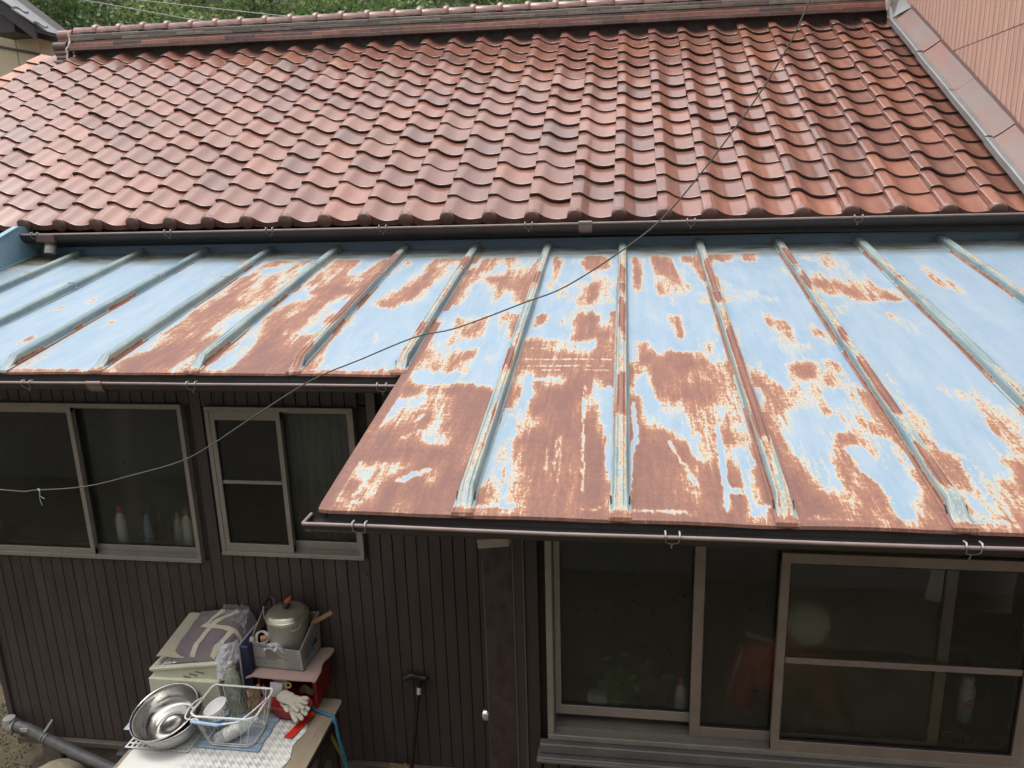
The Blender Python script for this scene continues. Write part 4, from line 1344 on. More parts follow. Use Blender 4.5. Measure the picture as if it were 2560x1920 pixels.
def houndstooth():
    m = bpy.data.materials.new('houndstooth_print')
    m.use_nodes = True
    t = m.node_tree
    b = t.nodes['Principled BSDF']
    N, L = t.nodes.new, t.links.new
    tc = N('ShaderNodeTexCoord')
    sx = N('ShaderNodeSeparateXYZ'); L(tc.outputs['Object'], sx.inputs[0])
    def M2(op, a, c=None, clamp=False):
        x = N('ShaderNodeMath'); x.operation = op; x.use_clamp = clamp
        for i, q in enumerate((a, c)):
            if q is None: continue
            if isinstance(q, (int, float)): x.inputs[i].default_value = q
            else: L(q, x.inputs[i])
        return x.outputs[0]
    u = M2('MULTIPLY', sx.outputs[0], 1 / .042); v = M2('MULTIPLY', sx.outputs[1], 1 / .042)
    fu, fv = M2('FRACT', u), M2('FRACT', v)
    a = M2('LESS_THAN', fu, .5); c = M2('LESS_THAN', fv, .5)
    dg = M2('LESS_THAN', M2('FRACT', M2('ADD', M2('MULTIPLY', fu, 2), M2('MULTIPLY', fv, 2))), .5)
    both = M2('MULTIPLY', a, c)
    one = M2('SUBTRACT', M2('MAXIMUM', a, c), both)
    h = M2('ADD', both, M2('MULTIPLY', one, dg))
    n = N('ShaderNodeTexNoise'); n.inputs['Scale'].default_value = 9; n.inputs['Detail'].default_value = 5
    L(tc.outputs['Object'], n.inputs['Vector'])
    wear = N('ShaderNodeMapRange'); wear.inputs['From Min'].default_value = .38; wear.inputs['From Max'].default_value = .60
    wear.inputs['To Min'].default_value = .35; wear.inputs['To Max'].default_value = 1
    L(n.outputs['Fac'], wear.inputs['Value'])
    n2 = N('ShaderNodeTexNoise'); n2.inputs['Scale'].default_value = 3.5; L(tc.outputs['Object'], n2.inputs['Vector'])
    ed = N('ShaderNodeMapRange'); ed.inputs['From Min'].default_value = -.16; ed.inputs['From Max'].default_value = -.10
    L(M2('ADD', sx.outputs[0], M2('MULTIPLY', n2.outputs['Fac'], .12)), ed.inputs['Value'])
    fac = M2('MULTIPLY', M2('MULTIPLY', h, wear.outputs[0]), ed.outputs[0], True)
    mx = N('ShaderNodeMix'); mx.data_type = 'RGBA'
    L(fac, mx.inputs[0]); mx.inputs[6].default_value = (.66, .66, .62, 1); mx.inputs[7].default_value = (.36, .345, .33, 1)
    L(mx.outputs[2], b.inputs['Base Color']); b.inputs['Roughness'].default_value = .45
    return m
b = MB()
def clothf(u, v):
    x = -2.575 + (-1.712 + 2.575) * u + (.012 * math.sin(v * 23) if u > .95 else 0)
    y = 2.74 + (3.512 - 2.74) * v
    return (x, y, TB + .0035 + .0012 * mnoise.noise(Vector((x * 9, y * 9, 0))) + .0015 * (u > .97) )
b.grid(clothf, 40, 34, thick=.002)
o = b.build('vinyl_cloth', houndstooth(), None, (-2.05, 3.2, TB))
tag(o, 'white vinyl table cover with worn grey houndstooth print on the work table', 'table cover')

# mats under the basin and the wire basket
o = MB().grid(lambda u, v: (-2.72 + .30 * u, 3.335 + .17 * v, TB + .0095 + .012 * (1 - u) * (v)), 6, 10, thick=.003).build('striped_sheet', mat('blue_striped_sheet', (.62, .68, .74), .5, col2=(.33, .48, .66), vs=16, stretch=(.3, 1.6, .3)), None, (-2.57, 3.42, TB + .009))
tag(o, 'pale blue striped plastic sheet sticking out left under the steel basin', 'plastic sheet')
mt = thing('blue_mat', 'grey blue ribbed plastic mat under the wire basket', 'mat', (-2.05, 3.36, TB + .006))
M['blue_mat'] = mat('blue_plastic_mat', (.25, .33, .43), .5, var=.2, vs=14)
for i in range(5):
    y0 = 3.245 + i * .058
    MB().bbox(-2.25, -1.885 - .006 * (i % 2), y0, y0 + .054, TB + .0065, TB + .0125, .002).build('slat', M['blue_mat'], mt)
b = MB()
for i in range(13):
    x = -2.625 + i * .0295
    b.box(x, x + .011, 3.200, 3.372, TB + .0065, TB + .0115)
for j in range(6):
    y = 3.200 + j * .0322
    b.box(-2.625, -2.260, y, y + .011, TB + .007, TB + .012)
o = b.build('drainer_grid', mat('white_plastic', (.68, .69, .66), .5, var=.08, vs=10), None, (-2.44, 3.28, TB + .006))
tag(o, 'white plastic drainer grid under the front of the steel basin', 'drainer grid')

# steel basins
M['steel'] = mat('stainless_steel', (.60, .58, .55), .20, metal=1.0, var=.10, vs=6, bump=.06, bs=9)
M['steel_old'] = mat('dull_steel', (.50, .49, .46), .36, metal=.9, var=.25, vs=8)
def basin_prof(R_, h, rb):
    return [(0.0, .004), (rb * .30, .004), (rb * .33, .0055), (rb * .60, .0055), (rb * .64, .003), (rb * .92, .003), (rb * .98, .006), (rb + .012, .020), (R_ * .90, h * .45), (R_ * .955, h * .78), (R_ * .97, h * .97), (R_ * 1.0, h), (R_ * 1.025, h + .002), (R_ * 1.035, h - .003), (R_ * 1.02, h - .008), (R_ * .985, h - .006), (R_ * .965, h * .76), (R_ * .91, h * .43), (rb + .016, .016), (rb, .0), (0.0, .0)]
mb_ = tr(-2.412, 3.335, TB + .046) @ rx(R(13)) @ ry(R(-2))
o = MB().lathe(basin_prof(.178, .115, .135), mb_, 56).build('steel_basin', M['steel_old'], None, (-2.412, 3.335, TB + .013))
tag(o, 'dull lower steel basin holding the shiny one, on the drainer grid', 'basin')
mb_ = tr(-2.420, 3.330, TB + .072) @ rx(R(17)) @ ry(R(-5))
o = MB().lathe(basin_prof(.176, .112, .132), mb_, 56).build('steel_basin', M['steel'], None, (-2.42, 3.33, TB + .07))
tag(o, 'shiny upper steel basin nested tilted in a second basin', 'basin')

# wire basket
wb = thing('wire_basket', 'white wire mesh basket with a pale blue handle grip', 'basket', (-2.06, 3.36, TB + .0125))
M['wire'] = mat('galvanised_wire', (.46, .45, .40), .45, metal=.5, var=.3, vs=50)
M['white_tube'] = mat('white_coated_wire', (.72, .72, .68), .4, var=.08, vs=20)
M['grip'] = mat('pale_blue_grip', (.36, .52, .72), .45)
zb, zt = TB + .020, TB + .215
def rr(x0, x1, y0, y1, z, r, n=5):
    out = []
    for cx, cy, a0 in ((x1 - r, y0 + r, -90), (x1 - r, y1 - r, 0), (x0 + r, y1 - r, 90), (x0 + r, y0 + r, 180)):
        for i in range(n + 1):
            a = R(a0 + 90 * i / n)
            out.append(Vector((cx + r * math.cos(a), cy + r * math.sin(a), z)))
    return out
lo = rr(-2.195, -1.925, 3.262, 3.455, zb, .05)
hi = rr(-2.245, -1.885, 3.232, 3.495, zt, .04)
MB().tube(lo, .0035, 8, closed=True).tube([p + Vector((0, 0, .012)) for p in lo], .0022, 6, closed=True).build('base_ring', M['white_tube'], wb)
MB().tube([p + Vector((0, 0, .004 * math.sin(i))) for i, p in enumerate(hi)], .0062, 10, closed=True).build('rim', M['white_tube'], wb)
def lerp_loop(lp, t):
    n = len(lp)
    L_ = [(lp[(i + 1) % n] - lp[i]).length for i in range(n)]
    d = (t % 1) * sum(L_)
    for i in range(n):
        if d <= L_[i]: return lp[i].lerp(lp[(i + 1) % n], d / max(L_[i], 1e-6))
        d -= L_[i]
    return lp[0]
b = MB()
NW = 46
for i in range(NW):
    for s in (2.6, -2.6):
        pp = []
        for j in range(7):
            h = j / 6
            t = (i + s * h) / NW
            bulge = 1 + .04 * math.sin(math.pi * h)
            p = lerp_loop(lo, t).lerp(lerp_loop(hi, t), h)
            p = Vector((-2.06 + (p.x + 2.06) * bulge, 3.36 + (p.y - 3.36) * bulge, p.z))
            pp.append(p)
        b.tube(pp, .0008, 4, cap=False)
for i in range(12):
    x = -2.19 + .265 * i / 11
    b.tube([(x, 3.264, zb), (min(x + .06, -1.93), 3.453, zb)], .0009, 4, cap=False)
    b.tube([(x, 3.453, zb), (min(x + .06, -1.93), 3.264, zb)], .0009, 4, cap=False)
b.build('wire_mesh', M['wire'], wb)
for t in (.02, .24, .27, .49, .52, .75, .77, .98):
    MB().tube([lerp_loop(lo, t) + Vector((0, 0, -.006)), lerp_loop(lo, t).lerp(lerp_loop(hi, t), .5) * 1.0, lerp_loop(hi, t)], .0022, 6).build('upright', M['white_tube'], wb)
hp = smooth_path([(-2.245, 3.37, zt + .006), (-2.262, 3.30, zt + .014), (-2.258, 3.225, zt + .004), (-2.235, 3.205, zt - .002), (-2.19, 3.215, zt - .006), (-2.175, 3.200, zt - .018)], 5)
hp2 = smooth_path([(-1.885, 3.40, zt + .008), (-1.895, 3.34, zt + .012), (-1.925, 3.27, zt + .004), (-1.965, 3.225, zt - .010), (-2.03, 3.205, zt - .014), (-2.06, 3.20, zt - .018)], 5)
MB().tube(hp, .0042, 8).tube(hp2, .0042, 8).build('handle', M['white_tube'], wb)
MB().tube([(-2.215, 3.200, zt - .010), (-2.06, 3.198, zt - .019)], .0085, 12).tube([(-2.06, 3.200, zt - .016), (-1.955, 3.226, zt - .012)], .0055, 10).build('handle_grip', M['grip'], wb)

M['paper'] = mat('white_paper', (.76, .76, .76), .6, var=.05)
# tub and bottle in the basket
def tub_mat():
    m = mat('printed_tub', (.78, .79, .80), .35)
    t = m.node_tree; N, L = t.nodes.new, t.links.new
    b = t.nodes['Principled BSDF']
    tc = N('ShaderNodeTexCoord'); sx = N('ShaderNodeSeparateXYZ'); L(tc.outputs['Object'], sx.inputs[0])
    n = N('ShaderNodeTexNoise'); n.inputs['Scale'].default_value = 34; L(tc.outputs['Object'], n.inputs['Vector'])
    a = N('ShaderNodeMath'); a.operation = 'MULTIPLY_ADD'; L(n.outputs['Fac'], a.inputs[0]); a.inputs[1].default_value = .03; L(sx.outputs[2], a.inputs[2])
    rp = N('ShaderNodeValToRGB'); rp.color_ramp.interpolation = 'CONSTANT'
    rp.color_ramp.elements[0].color = (.03, .22, .55, 1); rp.color_ramp.elements[1].position = .0290; rp.color_ramp.elements[1].color = (.78, .79, .80, 1)
    L(a.outputs[0], rp.inputs[0]); L(rp.outputs[0], b.inputs['Base Color'])
    return m
tub = thing('paper_tub', 'white tub with blue and black print lying tilted in the wire basket', 'tub', (-2.135, 3.36, TB + .115))
mt_ = tr(-2.135, 3.36, TB + .115) @ rx(R(20)) @ ry(R(14))
o = bpy.data.objects.new('cup', MB().lathe([(.0515, .068), (.0535, .0695), (.0545, .067), (.0520, .064), (.042, 0), (0, 0)], None, 36).lathe([(0, .003), (.040, .003), (.0505, .066), (.0515, .068)], None, 36, 1).mesh('cup', [tub_mat(), M['paper']]))
C.objects.link(o); o.parent = tub; o.matrix_local = rx(R(9)) @ ry(R(-20)) @ rz(R(70)) @ Matrix.Scale(1.2 * SC, 4); WL[o] = (0, 0, 0)
b = MB()
rng = random.Random(3)
for i in range(26):                        # row of printed characters, as small dark strokes
    a = R(-150 + i * 5.2)
    for q in range(rng.choice([1, 2, 2, 3])):
        z = .040 + rng.uniform(-.008, .009)
        rad = .0418 + (.0505 - .040) * (z / .066) + .0004
        a1 = a + rng.uniform(-.03, .03); a2 = a1 + rng.choice([0, .05, .07, -.04]); z2 = z + rng.choice([.008, .002, 0, -.006])
        b.tube([(rad * math.cos(a1), rad * math.sin(a1), z), (rad * math.cos(a2), rad * math.sin(a2), z2)], .0010, 4)
o = bpy.data.objects.new('print', b.mesh('print', mat('black_print', (.03, .03, .035), .5)))
C.objects.link(o); o.parent = tub; o.matrix_local = rx(R(9)) @ ry(R(-20)) @ rz(R(70)) @ Matrix.Scale(1.2 * SC, 4); WL[o] = (0, 0, 0)
pk = thing('bottle_pack', 'clear plastic bottle with a white printed label lying in the wire basket', 'bottle', (-2.06, 3.33, TB + .055))
rot = tr(-2.045, 3.335, TB + .065) @ rz(R(38)) @ ry(R(78))
MB().lathe([(0, -.12), (.028, -.118), (.036, -.10), (.036, .02), (.030, .06), (.013, .085), (.013, .10), (0, .10)], rot, 24).build('bottle_body', clear_plastic('clear_pet', (.75, .78, .76), .35), pk)
MB().lathe([(.0365, -.07), (.0372, -.068), (.0372, .012), (.0365, .014)], rot, 24).build('bottle_label', mat('bottle_label', (.70, .70, .66), .5, col2=(.45, .45, .43), vs=40), pk)
MB().lathe([(0, .118), (.0145, .117), (.0155, .098), (.0145, .096)], rot, 16).build('bottle_cap', M['white_tube'], pk)

# foam boxes, quilt bag and card on top
M['foam'] = mat('yellowed_foam', (.70, .69, .53), .8, vs=9, bump=.25, bs=160, col2=(.60, .585, .43))
def open_box(x0, x1, y0, y1, z0, z1, th, m=None, b_=.006, taper=.0, floor=True):
    b = MB()
    tx = taper
    for (a0, a1, c0, c1) in ((x0, x1, y0, y0 + th), (x0, x1, y1 - th, y1), (x0, x0 + th, y0 + th, y1 - th), (x1 - th, x1, y0 + th, y1 - th)):
        b.bbox(a0, a1, c0, c1, z0, z1, b_, 0, m)
    if floor: b.box(x0 + th * .5, x1 - th * .5, y0 + th * .5, y1 - th * .5, z0 + .002, z0 + th, 0, m)
    return b
o = open_box(-2.690, -2.255, 3.560, 3.865, TB + .0005, TB + .180, .026).build('foam_box', M['foam'], None, (-2.47, 3.71, TB))
tag(o, 'larger yellowed foam box standing on the table, lower of the two', 'foam box')
m1 = tr(-2.455, 3.71, TB + .143) @ ry(R(-7)) @ rx(R(-2)) @ rz(R(2))
b = open_box(-.205, .205, -.135, .135, .0, .115, .022, m1)
for (a0, a1, c0, c1) in ((-.215, .215, -.145, -.115), (-.215, .215, .115, .145), (-.215, -.19, -.115, .115), (.19, .215, -.115, .115)):
    b.bbox(a0, a1, c0, c1, .098, .119, .005, 0, m1)
for i in range(3):
    b.bar(m1 @ Vector((-.02 + .04 * i, -.1365, .05 + .012 * i)), m1 @ Vector((.02 + .045 * i, -.1365, .038 + .010 * i)), .004, .004, 1)
o = b.build('foam_box', [M['foam'], mat('foam_dent', (.14, .12, .07), .9)], None, (-2.455, 3.71, TB + .15))
tag(o, 'smaller foam box set tilted into the larger foam box, full of papers', 'foam box')
pp = thing('paper_stack', 'white papers and trays sticking up inside the smaller foam box', 'papers', (-2.47, 3.68, TB + .20))
M['paper2'] = mat('pinkish_paper', (.66, .54, .54), .7)
for i, (x0, x1, y0, z, mm) in enumerate(((-.18, .13, -.10, .085, 'paper'), (-.16, .11, -.085, .100, 'paper2'), (-.10, .15, -.095, .110, 'paper'))):
    MB().bbox(x0, x1, y0, y0 + .14, z, z + .012, .003, 0, m1 @ rz(R(3 * i - 2))).build('sheet', M[mm], pp)
qb = thing('quilted_bag', 'greyish purple cloth bag with cream crossing straps on the foam boxes', 'bag', (-2.40, 3.70, TB + .27))
def qf(u, v, off=0.0):
    x = -2.565 + .385 * u + .075 * v * (1 - .4 * u)
    y = 3.63 + .23 * v
    z = TB + .300 + .140 * v + .030 * u
    z += .022 * math.sin(math.pi * min(1, max(0, u))) * math.sin(math.pi * (.15 + .8 * v)) + .010 * mnoise.noise(Vector((u * 5, v * 5, 2))) + off
    if v < .12: z -= .05 * (.12 - v) / .12
    if u > .85: z -= .10 * ((u - .85) / .15) ** 1.5
    return (x, y - (.02 * (.12 - v) / .12 if v < .12 else 0), z)
b = MB().grid(qf, 40, 30, thick=.022)
b.grid(lambda u, v: (-2.20 + .035 * u + .03 * v, 3.575 + .06 * u + .01 * math.sin(v * 9), TB + .275 - .20 * v - .02 * u), 6, 14, thick=.01)
b.build('cloth_body', mat('purple_grey_cloth', (.155, .125, .132), .95, col2=(.25, .21, .215), vs=7, bump=.4, bs=220), qb)
M['strap'] = mat('cream_webbing', (.55, .49, .37), .9, var=.12, vs=30)
def strip(pa, pb, wd, off, n=14, sag=0):
    def f(u, v):
        a = Vector(pa).lerp(Vector(pb), v)
        d = (Vector(pb) - Vector(pa)); s = Vector((-d.y, d.x)).normalized() * wd * (u - .5)
        return qf(a.x + s.x, a.y + s.y, off)
    return MB().grid(f, 2, n, thick=.003)
for pa, pb, wd in (((.40, 1.0), (.29, .60), .085), ((.22, .60), (.98, .42), .085), ((.68, .97), (.40, .60), .10), ((.40, .55), (.33, .03), .085), ((.80, .45), (.66, .02), .09)):
    strip(pa, pb, wd, .0045).build('strap', M['strap'], qb)
o = MB().grid(lambda u, v: (-2.66 + .17 * u + .085 * v, 3.62 + .25 * v, TB + .285 + .135 * v + .004 * math.sin(u * 6)), 4, 8, thick=.004).build('card_sheet', mat('grey_card', (.40, .36, .27), .85, var=.08, vs=6), None, (-2.55, 3.72, TB + .30))
tag(o, 'flat beige card sheet on the foam boxes left of the cloth bag', 'card')
o = MB().bbox(-2.44, -2.36, 3.875, 3.89, TB + .37, TB + .41, .002).build('blue_packet', mat('sky_blue_film', (.10, .36, .55), .4), None, (-2.40, 3.88, TB + .37))
tag(o, 'small sky blue packet peeping out behind the cloth bag', 'packet')

# plastic bags
M['film'] = clear_plastic('clear_film', (.62, .60, .57), .20, .18)
M['film_white'] = clear_plastic('white_film', (.74, .74, .76), .72, .22)
def crumple(fn, nu, nv, amp, seed, fr=9):
    def f(u, v):
        p = Vector(fn(u, v))
        q = Vector((u * fr, v * fr, seed))
        return p + Vector((amp * mnoise.noise(q), amp * mnoise.noise(q + Vector((9, 0, 0))), amp * mnoise.noise(q + Vector((0, 7, 0)))))
    return MB().grid(f, nu, nv, smooth=False)
b = crumple(lambda u, v: (-2.335 + .16 * u + .02 * v, 3.76 + .05 * v, TB + .36 + .165 * v), 14, 12, .022, 3)
b.f += []; 
o = b.build('clear_bag', M['film'], None, (-2.25, 3.76, TB + .36))
tag(o, 'empty clear plastic bag standing behind the cloth bag', 'plastic bag')
b = crumple(lambda u, v: (-2.225 + .085 * (u - .5) * (1 - .55 * abs(v - .5)) * 1.6 + .03 * v, 3.585 + .05 * math.sin(u * 3.1) * -1 + .05 * v, TB + .215 + .20 * v), 14, 18, .020, 8, 7)
b.add(*[(lambda bb: (bb.v, bb.f))(crumple(lambda u, v: (-2.19 + .05 * u - .02 * v, 3.57 + .02 * v, TB + .06 + .21 * v), 7, 16, .02, 15, 8))][0])
o = b.build('white_bag', M['film_white'], None, (-2.21, 3.6, TB + .2))
tag(o, 'crumpled milky plastic bag hanging down beside the cloth bag', 'plastic bag')

# large bottle behind the basket
pb_ = thing('plastic_bottle', 'greenish clear plastic bottle with pale cap standing behind the wire basket', 'bottle', (-2.155, 3.535, TB))
mm = tr(-2.155, 3.535, TB)
MB().lathe([(0, .002), (.038, .002), (.045, .012), (.046, .10), (.043, .12), (.046, .14), (.046, .20), (.036, .255), (.018, .295), (.0135, .305), (.0135, .318)], mm, 28).build('bottle_body', clear_plastic('green_pet', (.55, .60, .45), .40, .1), pb_)
MB().lathe([(0, .338), (.0150, .337), (.0160, .334), (.0160, .318), (.0150, .316)], mm, 18).build('bottle_cap', mat('pale_cap', (.55, .56, .46), .45), pb_)

# red crate on its side, pink mat, carton with the pot
M['red_plastic'] = mat('red_plastic', (.30, .030, .022), .42, var=.15, vs=5)
rc = thing('red_crate', 'red plastic crate turned on its side under the pink mat', 'crate', (-1.88, 3.72, TB))
cx0, cx1, cy0, cy1, cz0, cz1 = -2.055, -1.715, 3.625, 3.868, TB + .0005, TB + .222
MB().bbox(cx0, cx1, cy0, cy1, cz0, cz0 + .012, .003).build('crate_side', M['red_plastic'], rc)
MB().bbox(cx0, cx1, cy0, cy1, cz1 - .012, cz1, .003).build('crate_side', M['red_plastic'], rc)
MB().bbox(cx0, cx0 + .012, cy0, cy1, cz0 + .0125, cz1 - .0125, .003).build('crate_side', M['red_plastic'], rc)
b = MB().bbox(cx1 - .012, cx1, cy0, cy1, cz0 + .0125, cz1 - .0125, .003)
b.bbox(cx1 - .001, cx1 + .008, cy0 + .045, cy0 + .058, cz0 + .0125, cz1 - .0125, .002).bbox(cx1 - .001, cx1 + .010, cy0, cy0 + .018, cz0, cz1, .003)
b.build('crate_side', M['red_plastic'], rc)
MB().bbox(cx0 + .013, cx1 - .013, cy1 - .012, cy1 - .001, cz0 + .0125, cz1 - .0125, .002).build('crate_bottom', M['red_plastic'], rc)
nb = MB().bbox(-2.125, -2.072, 3.60, 3.87, TB + .0005, TB + .395, .006).bbox(-2.135, -2.124, 3.595, 3.87, TB + .0005, TB + .40, .003, 1).build('navy_board', [mat('navy_plastic', (.012, .018, .055), .4, var=.2), mat('grey_edge', (.36, .36, .36), .6)], None, (-2.1, 3.73, TB))
tag(nb, 'upright navy blue panel between the foam boxes and the red crate', 'panel')
def matf(u, v):
    x = -2.105 + .415 * u; y = 3.585 + .30 * v
    z = TB + .2265 + .002 * mnoise.noise(Vector((u * 6, v * 6, 0)))
    if y < cy0: z -= .45 * (cy0 - y) * (.4 + 1.2 * max(0, (u - .55)))
    if x > cx1 + .01: z -= (x - cx1 - .01) * .5
    if x < cx0: z -= (cx0 - x) * .35
    return (x + .01 * math.sin(v * 9), y - .012 * math.sin(u * 3.1), z)
o = MB().grid(matf, 30, 22, thick=.006).build('pink_mat', mat('faded_pink_mat', (.36, .30, .25), .95, col2=(.42, .255, .23), vs=4, bump=.4, bs=180), None, (-1.9, 3.72, TB + .22))
tag(o, 'faded pink beige cloth mat laid over the red crate', 'mat')
M['carton'] = mat('grey_carton', (.34, .32, .28), .8, var=.10, vs=6)
M['carton_in'] = mat('carton_inside', (.26, .20, .14), .85, var=.1)
M['print_blue'] = mat('blue_carton_print', (.16, .22, .32), .7, var=.2, vs=40)
cb = thing('carton', 'open grey cardboard carton with faint blue print holding the lidded pot', 'carton', (-1.925, 3.765, TB + .233))
mc = tr(-1.925, 3.765, TB + .2335) @ rz(R(-3))
hw, hd, hh = .155, .118, .165
def cpanel(pts, name='carton_side'):
    b = MB()
    n = len(pts)
    q = [mc @ Vector(p) for p in pts]
    nn = (q[1] - q[0]).cross(q[2] - q[0]).normalized() * .004
    b.add(q + [p - nn for p in q], [tuple(range(n)), tuple(range(2 * n - 1, n - 1, -1))] + [(i, i + n, (i + 1) % n + n, (i + 1) % n) for i in range(n)])
    b.mi[1] = 1
    return b.build(name, [M['carton'], M['carton_in']], cb)
cpanel([(-hw, -hd, 0), (hw, -hd, 0), (hw - .004, -hd - .006, hh - .035), (.03, -hd - .012, hh - .028), (-hw, -hd - .004, hh)])
cpanel([(hw, -hd, 0), (hw, hd, 0), (hw + .01, hd, hh + .07), (hw + .012, hd - .08, hh + .065), (hw - .004, -hd - .006, hh - .035)])
cpanel([(hw, hd, 0), (-hw, hd, 0), (-hw, hd, hh + .05), (hw + .01, hd, hh + .07)])
cpanel([(-hw, hd, 0), (-hw, -hd, 0), (-hw - .0, -hd - .004, hh), (-hw - .005, hd - .05, hh + .10), (-hw, hd, hh + .05)])
MB().box(-hw + .005, hw - .005, -hd + .005, hd - .005, .0, .005, 0, mc).build('carton_floor', M['carton_in'], cb)
def pr_strip(x0, x1, z0, z1, name='printed_strip'):
    yy = -hd - .0045
    f = lambda z: -.006 * z / (hh - .03)
    MB().add([mc @ Vector((x0, yy + f(z0), z0)), mc @ Vector((x1, yy + f(z0) , z0 - .004)), mc @ Vector((x1, yy + f(z1) * 1.3, z1 - .004)), mc @ Vector((x0, yy + f(z1), z1))], [(0, 1, 2, 3)]).build(name, M['print_blue'], cb)
pr_strip(-.135, .005, .136, .146)
pr_strip(-.140, .000, .058, .066)
b = MB()
def pline(x0, z0, x1, z1, wd=.0016):
    fz = lambda z: -hd - .0052 - .0075 * z / (hh - .03)
    b.bar(mc @ Vector((x0, fz(z0), z0)), mc @ Vector((x1, fz(z1), z1)), wd, .0006, upv=(0, 1, 0))
for z in (.030, .046, .062, .078): pline(.050, z, .138, z)
for x in (.050, .138): pline(x, .030, x, .078)
pline(.062, .052, .062, .074); pline(.094, .034, .094, .042)
rng = random.Random(5)
def glyphs(x0, x1, zc, h, step, wd=.0018):
    x = x0
    while x < x1:
        for q in range(3):
            a = x + rng.uniform(0, step * .7); z = zc + rng.uniform(-h, h)
            if rng.random() < .5: pline(a, z, a + step * .4, z, wd)
            else: pline(a, z, a, z + h * .9, wd)
        x += step
glyphs(-.115, -.005, .032, .005, .010)
glyphs(.030, .130, .112, .012, .017, .003)
glyphs(.035, .125, .092, .005, .010)
tag(b.build('print', M['print_blue'], cb), kind='stuff')
def letters(txt, size, m, name, mt, parent):
    cu = bpy.data.curves.new(name, 'FONT')
    cu.body = txt; cu.size = size; cu.extrude = .0003; cu.align_x = 'CENTER'; cu.align_y = 'CENTER'
    to = bpy.data.objects.new(name, cu)
    C.objects.link(to)
    dg = bpy.context.evaluated_depsgraph_get()
    me = bpy.data.meshes.new_from_object(to.evaluated_get(dg))
    bpy.data.objects.remove(to)
    me.materials.clear(); me.materials.append(mt)
    o = bpy.data.objects.new(name, me)
    C.objects.link(o)
    o.parent = parent
    mm = Matrix.Scale(SC, 4) @ m; mm.translation = mm.translation - Vector(WL[parent])
    o.matrix_local = mm
    WL[o] = (0, 0, 0)
    return o
letters('SEWD22E', .018, mc @ tr(.094, -hd - .0075, .016) @ rx(R(93)) @ rz(R(180)), 'lettering', M['print_blue'], cb)
b = MB()
for (y0, z0, y1, z1) in ((-.07, .10, .02, .13), (-.06, .08, .05, .12), (-.02, .145, .08, .19), (-.05, .12, .0, .15), (.02, .10, .07, .13), (-.085, .045, -.03, .075)):
    b.bar(mc @ Vector((hw + .007, y0, z0)), mc @ Vector((hw + .010, y1, z1)), .014, .001, upv=(1, 0, 0))
tag(b.build('print', M['print_blue'], cb), kind='stuff')
MB().bbox(hw + .003, hw + .0065, .005, .065, .075, .098, .001, 0, mc).build('hand_hole', M['siding_back'], cb)

pot = thing('cooking_pot', 'dull aluminium pot with domed lid and black knob standing in the carton', 'pot', (-1.90, 3.775, TB + .245))
M['pot'] = mat('dull_aluminium', (.50, .48, .42), .42, metal=.3, vs=9, col2=(.40, .385, .32))
M['lid'] = mat('lid_metal', (.42, .385, .29), .28, metal=.7, var=.12, vs=7)
M['bake'] = mat('black_bakelite', (.018, .015, .014), .4)
mp_ = tr(-1.90, 3.775, TB + .245) @ rx(R(2))
ph_ = .262
MB().lathe([(0, 0), (.085, 0), (.108, .015), (.118, .055), (.1185, ph_ - .012), (.1225, ph_ - .008), (.124, ph_), (.120, ph_ + .003), (.1165, ph_ - .004), (.1165, .05)], mp_, 44).build('pot_body', M['pot'], pot)
MB().lathe([(.1235, ph_ + .001), (.1245, ph_ + .006), (.119, ph_ + .010), (.113, ph_ + .013), (.108, ph_ + .026), (.085, ph_ + .036), (.045, ph_ + .043), (0, ph_ + .045)], mp_, 44).build('lid', M['lid'], pot)
MB().lathe([(.012, ph_ + .044), (.012, ph_ + .055), (.024, ph_ + .062), (.025, ph_ + .070), (.018, ph_ + .077), (0, ph_ + .079)], mp_, 20).build('lid_knob', M['bake'], pot)
b = MB().tube([mp_ @ Vector(p) for p in ((-.105, -.03, ph_ - .03), (-.128, -.03, ph_ - .015), (-.132, -.02, ph_ + .05), (-.125, .06, ph_ + .075), (-.108, .075, ph_ + .05), (-.108, .06, ph_ - .02))], .0032, 8)
b.build('pot_handle', M['hook'], pot)
b = MB().tube([mp_ @ Vector(p) for p in ((.060, -.104, ph_ - .022), (.080, -.122, ph_ - .026), (.108, -.102, ph_ - .020), (.114, -.076, ph_ - .010))], .0032, 8)
b.build('pot_handle', M['hook'], pot)
MB().tube([mp_ @ Vector(p) for p in ((-.132, -.012, ph_ + .055), (-.127, .05, ph_ + .076))], .0095, 10).build('handle_grip', M['bake'], pot)
o = MB().tube([(-1.895, 3.765, TB + ph_ + .326), (-1.885, 3.762, TB + ph_ + .336), (-1.875, 3.765, TB + ph_ + .345), (-1.868, 3.768, TB + ph_ + .362)], [.016, .017, .013, .006], 8).build('orange_scrap', mat('orange_rag', (.34, .07, .02), .7), None, (-1.885, 3.765, TB + ph_ + .32))
tag(o, 'crumpled orange red scrap on the knob of the pot lid', 'scrap')
ldl = thing('wooden_ladle', 'wooden ladle handle sticking out of the carton right of the pot', 'ladle', (-1.745, 3.80, TB + .36))
MB().bar((-1.775, 3.80, TB + .435), (-1.640, 3.795, TB + .520), .022, .010, upv=(0, 1, 0)).build('ladle_handle', mat('pale_wood', (.30, .165, .07), .6, var=.15, vs=20), ldl)
MB().tube([(-1.79, 3.80, TB + .26), (-1.785, 3.80, TB + .36), (-1.77, 3.80, TB + .440)], [.022, .015, .011], 10).build('ladle_stem', M['bake'], ldl)
MB().tube([(-1.803, 3.775, TB + .420), (-1.79, 3.77, TB + .424), (-1.782, 3.775, TB + .418)], .004, 6).build('ladle_ring', M['hook'], ldl)
rp_ = MB()
pts_ = []
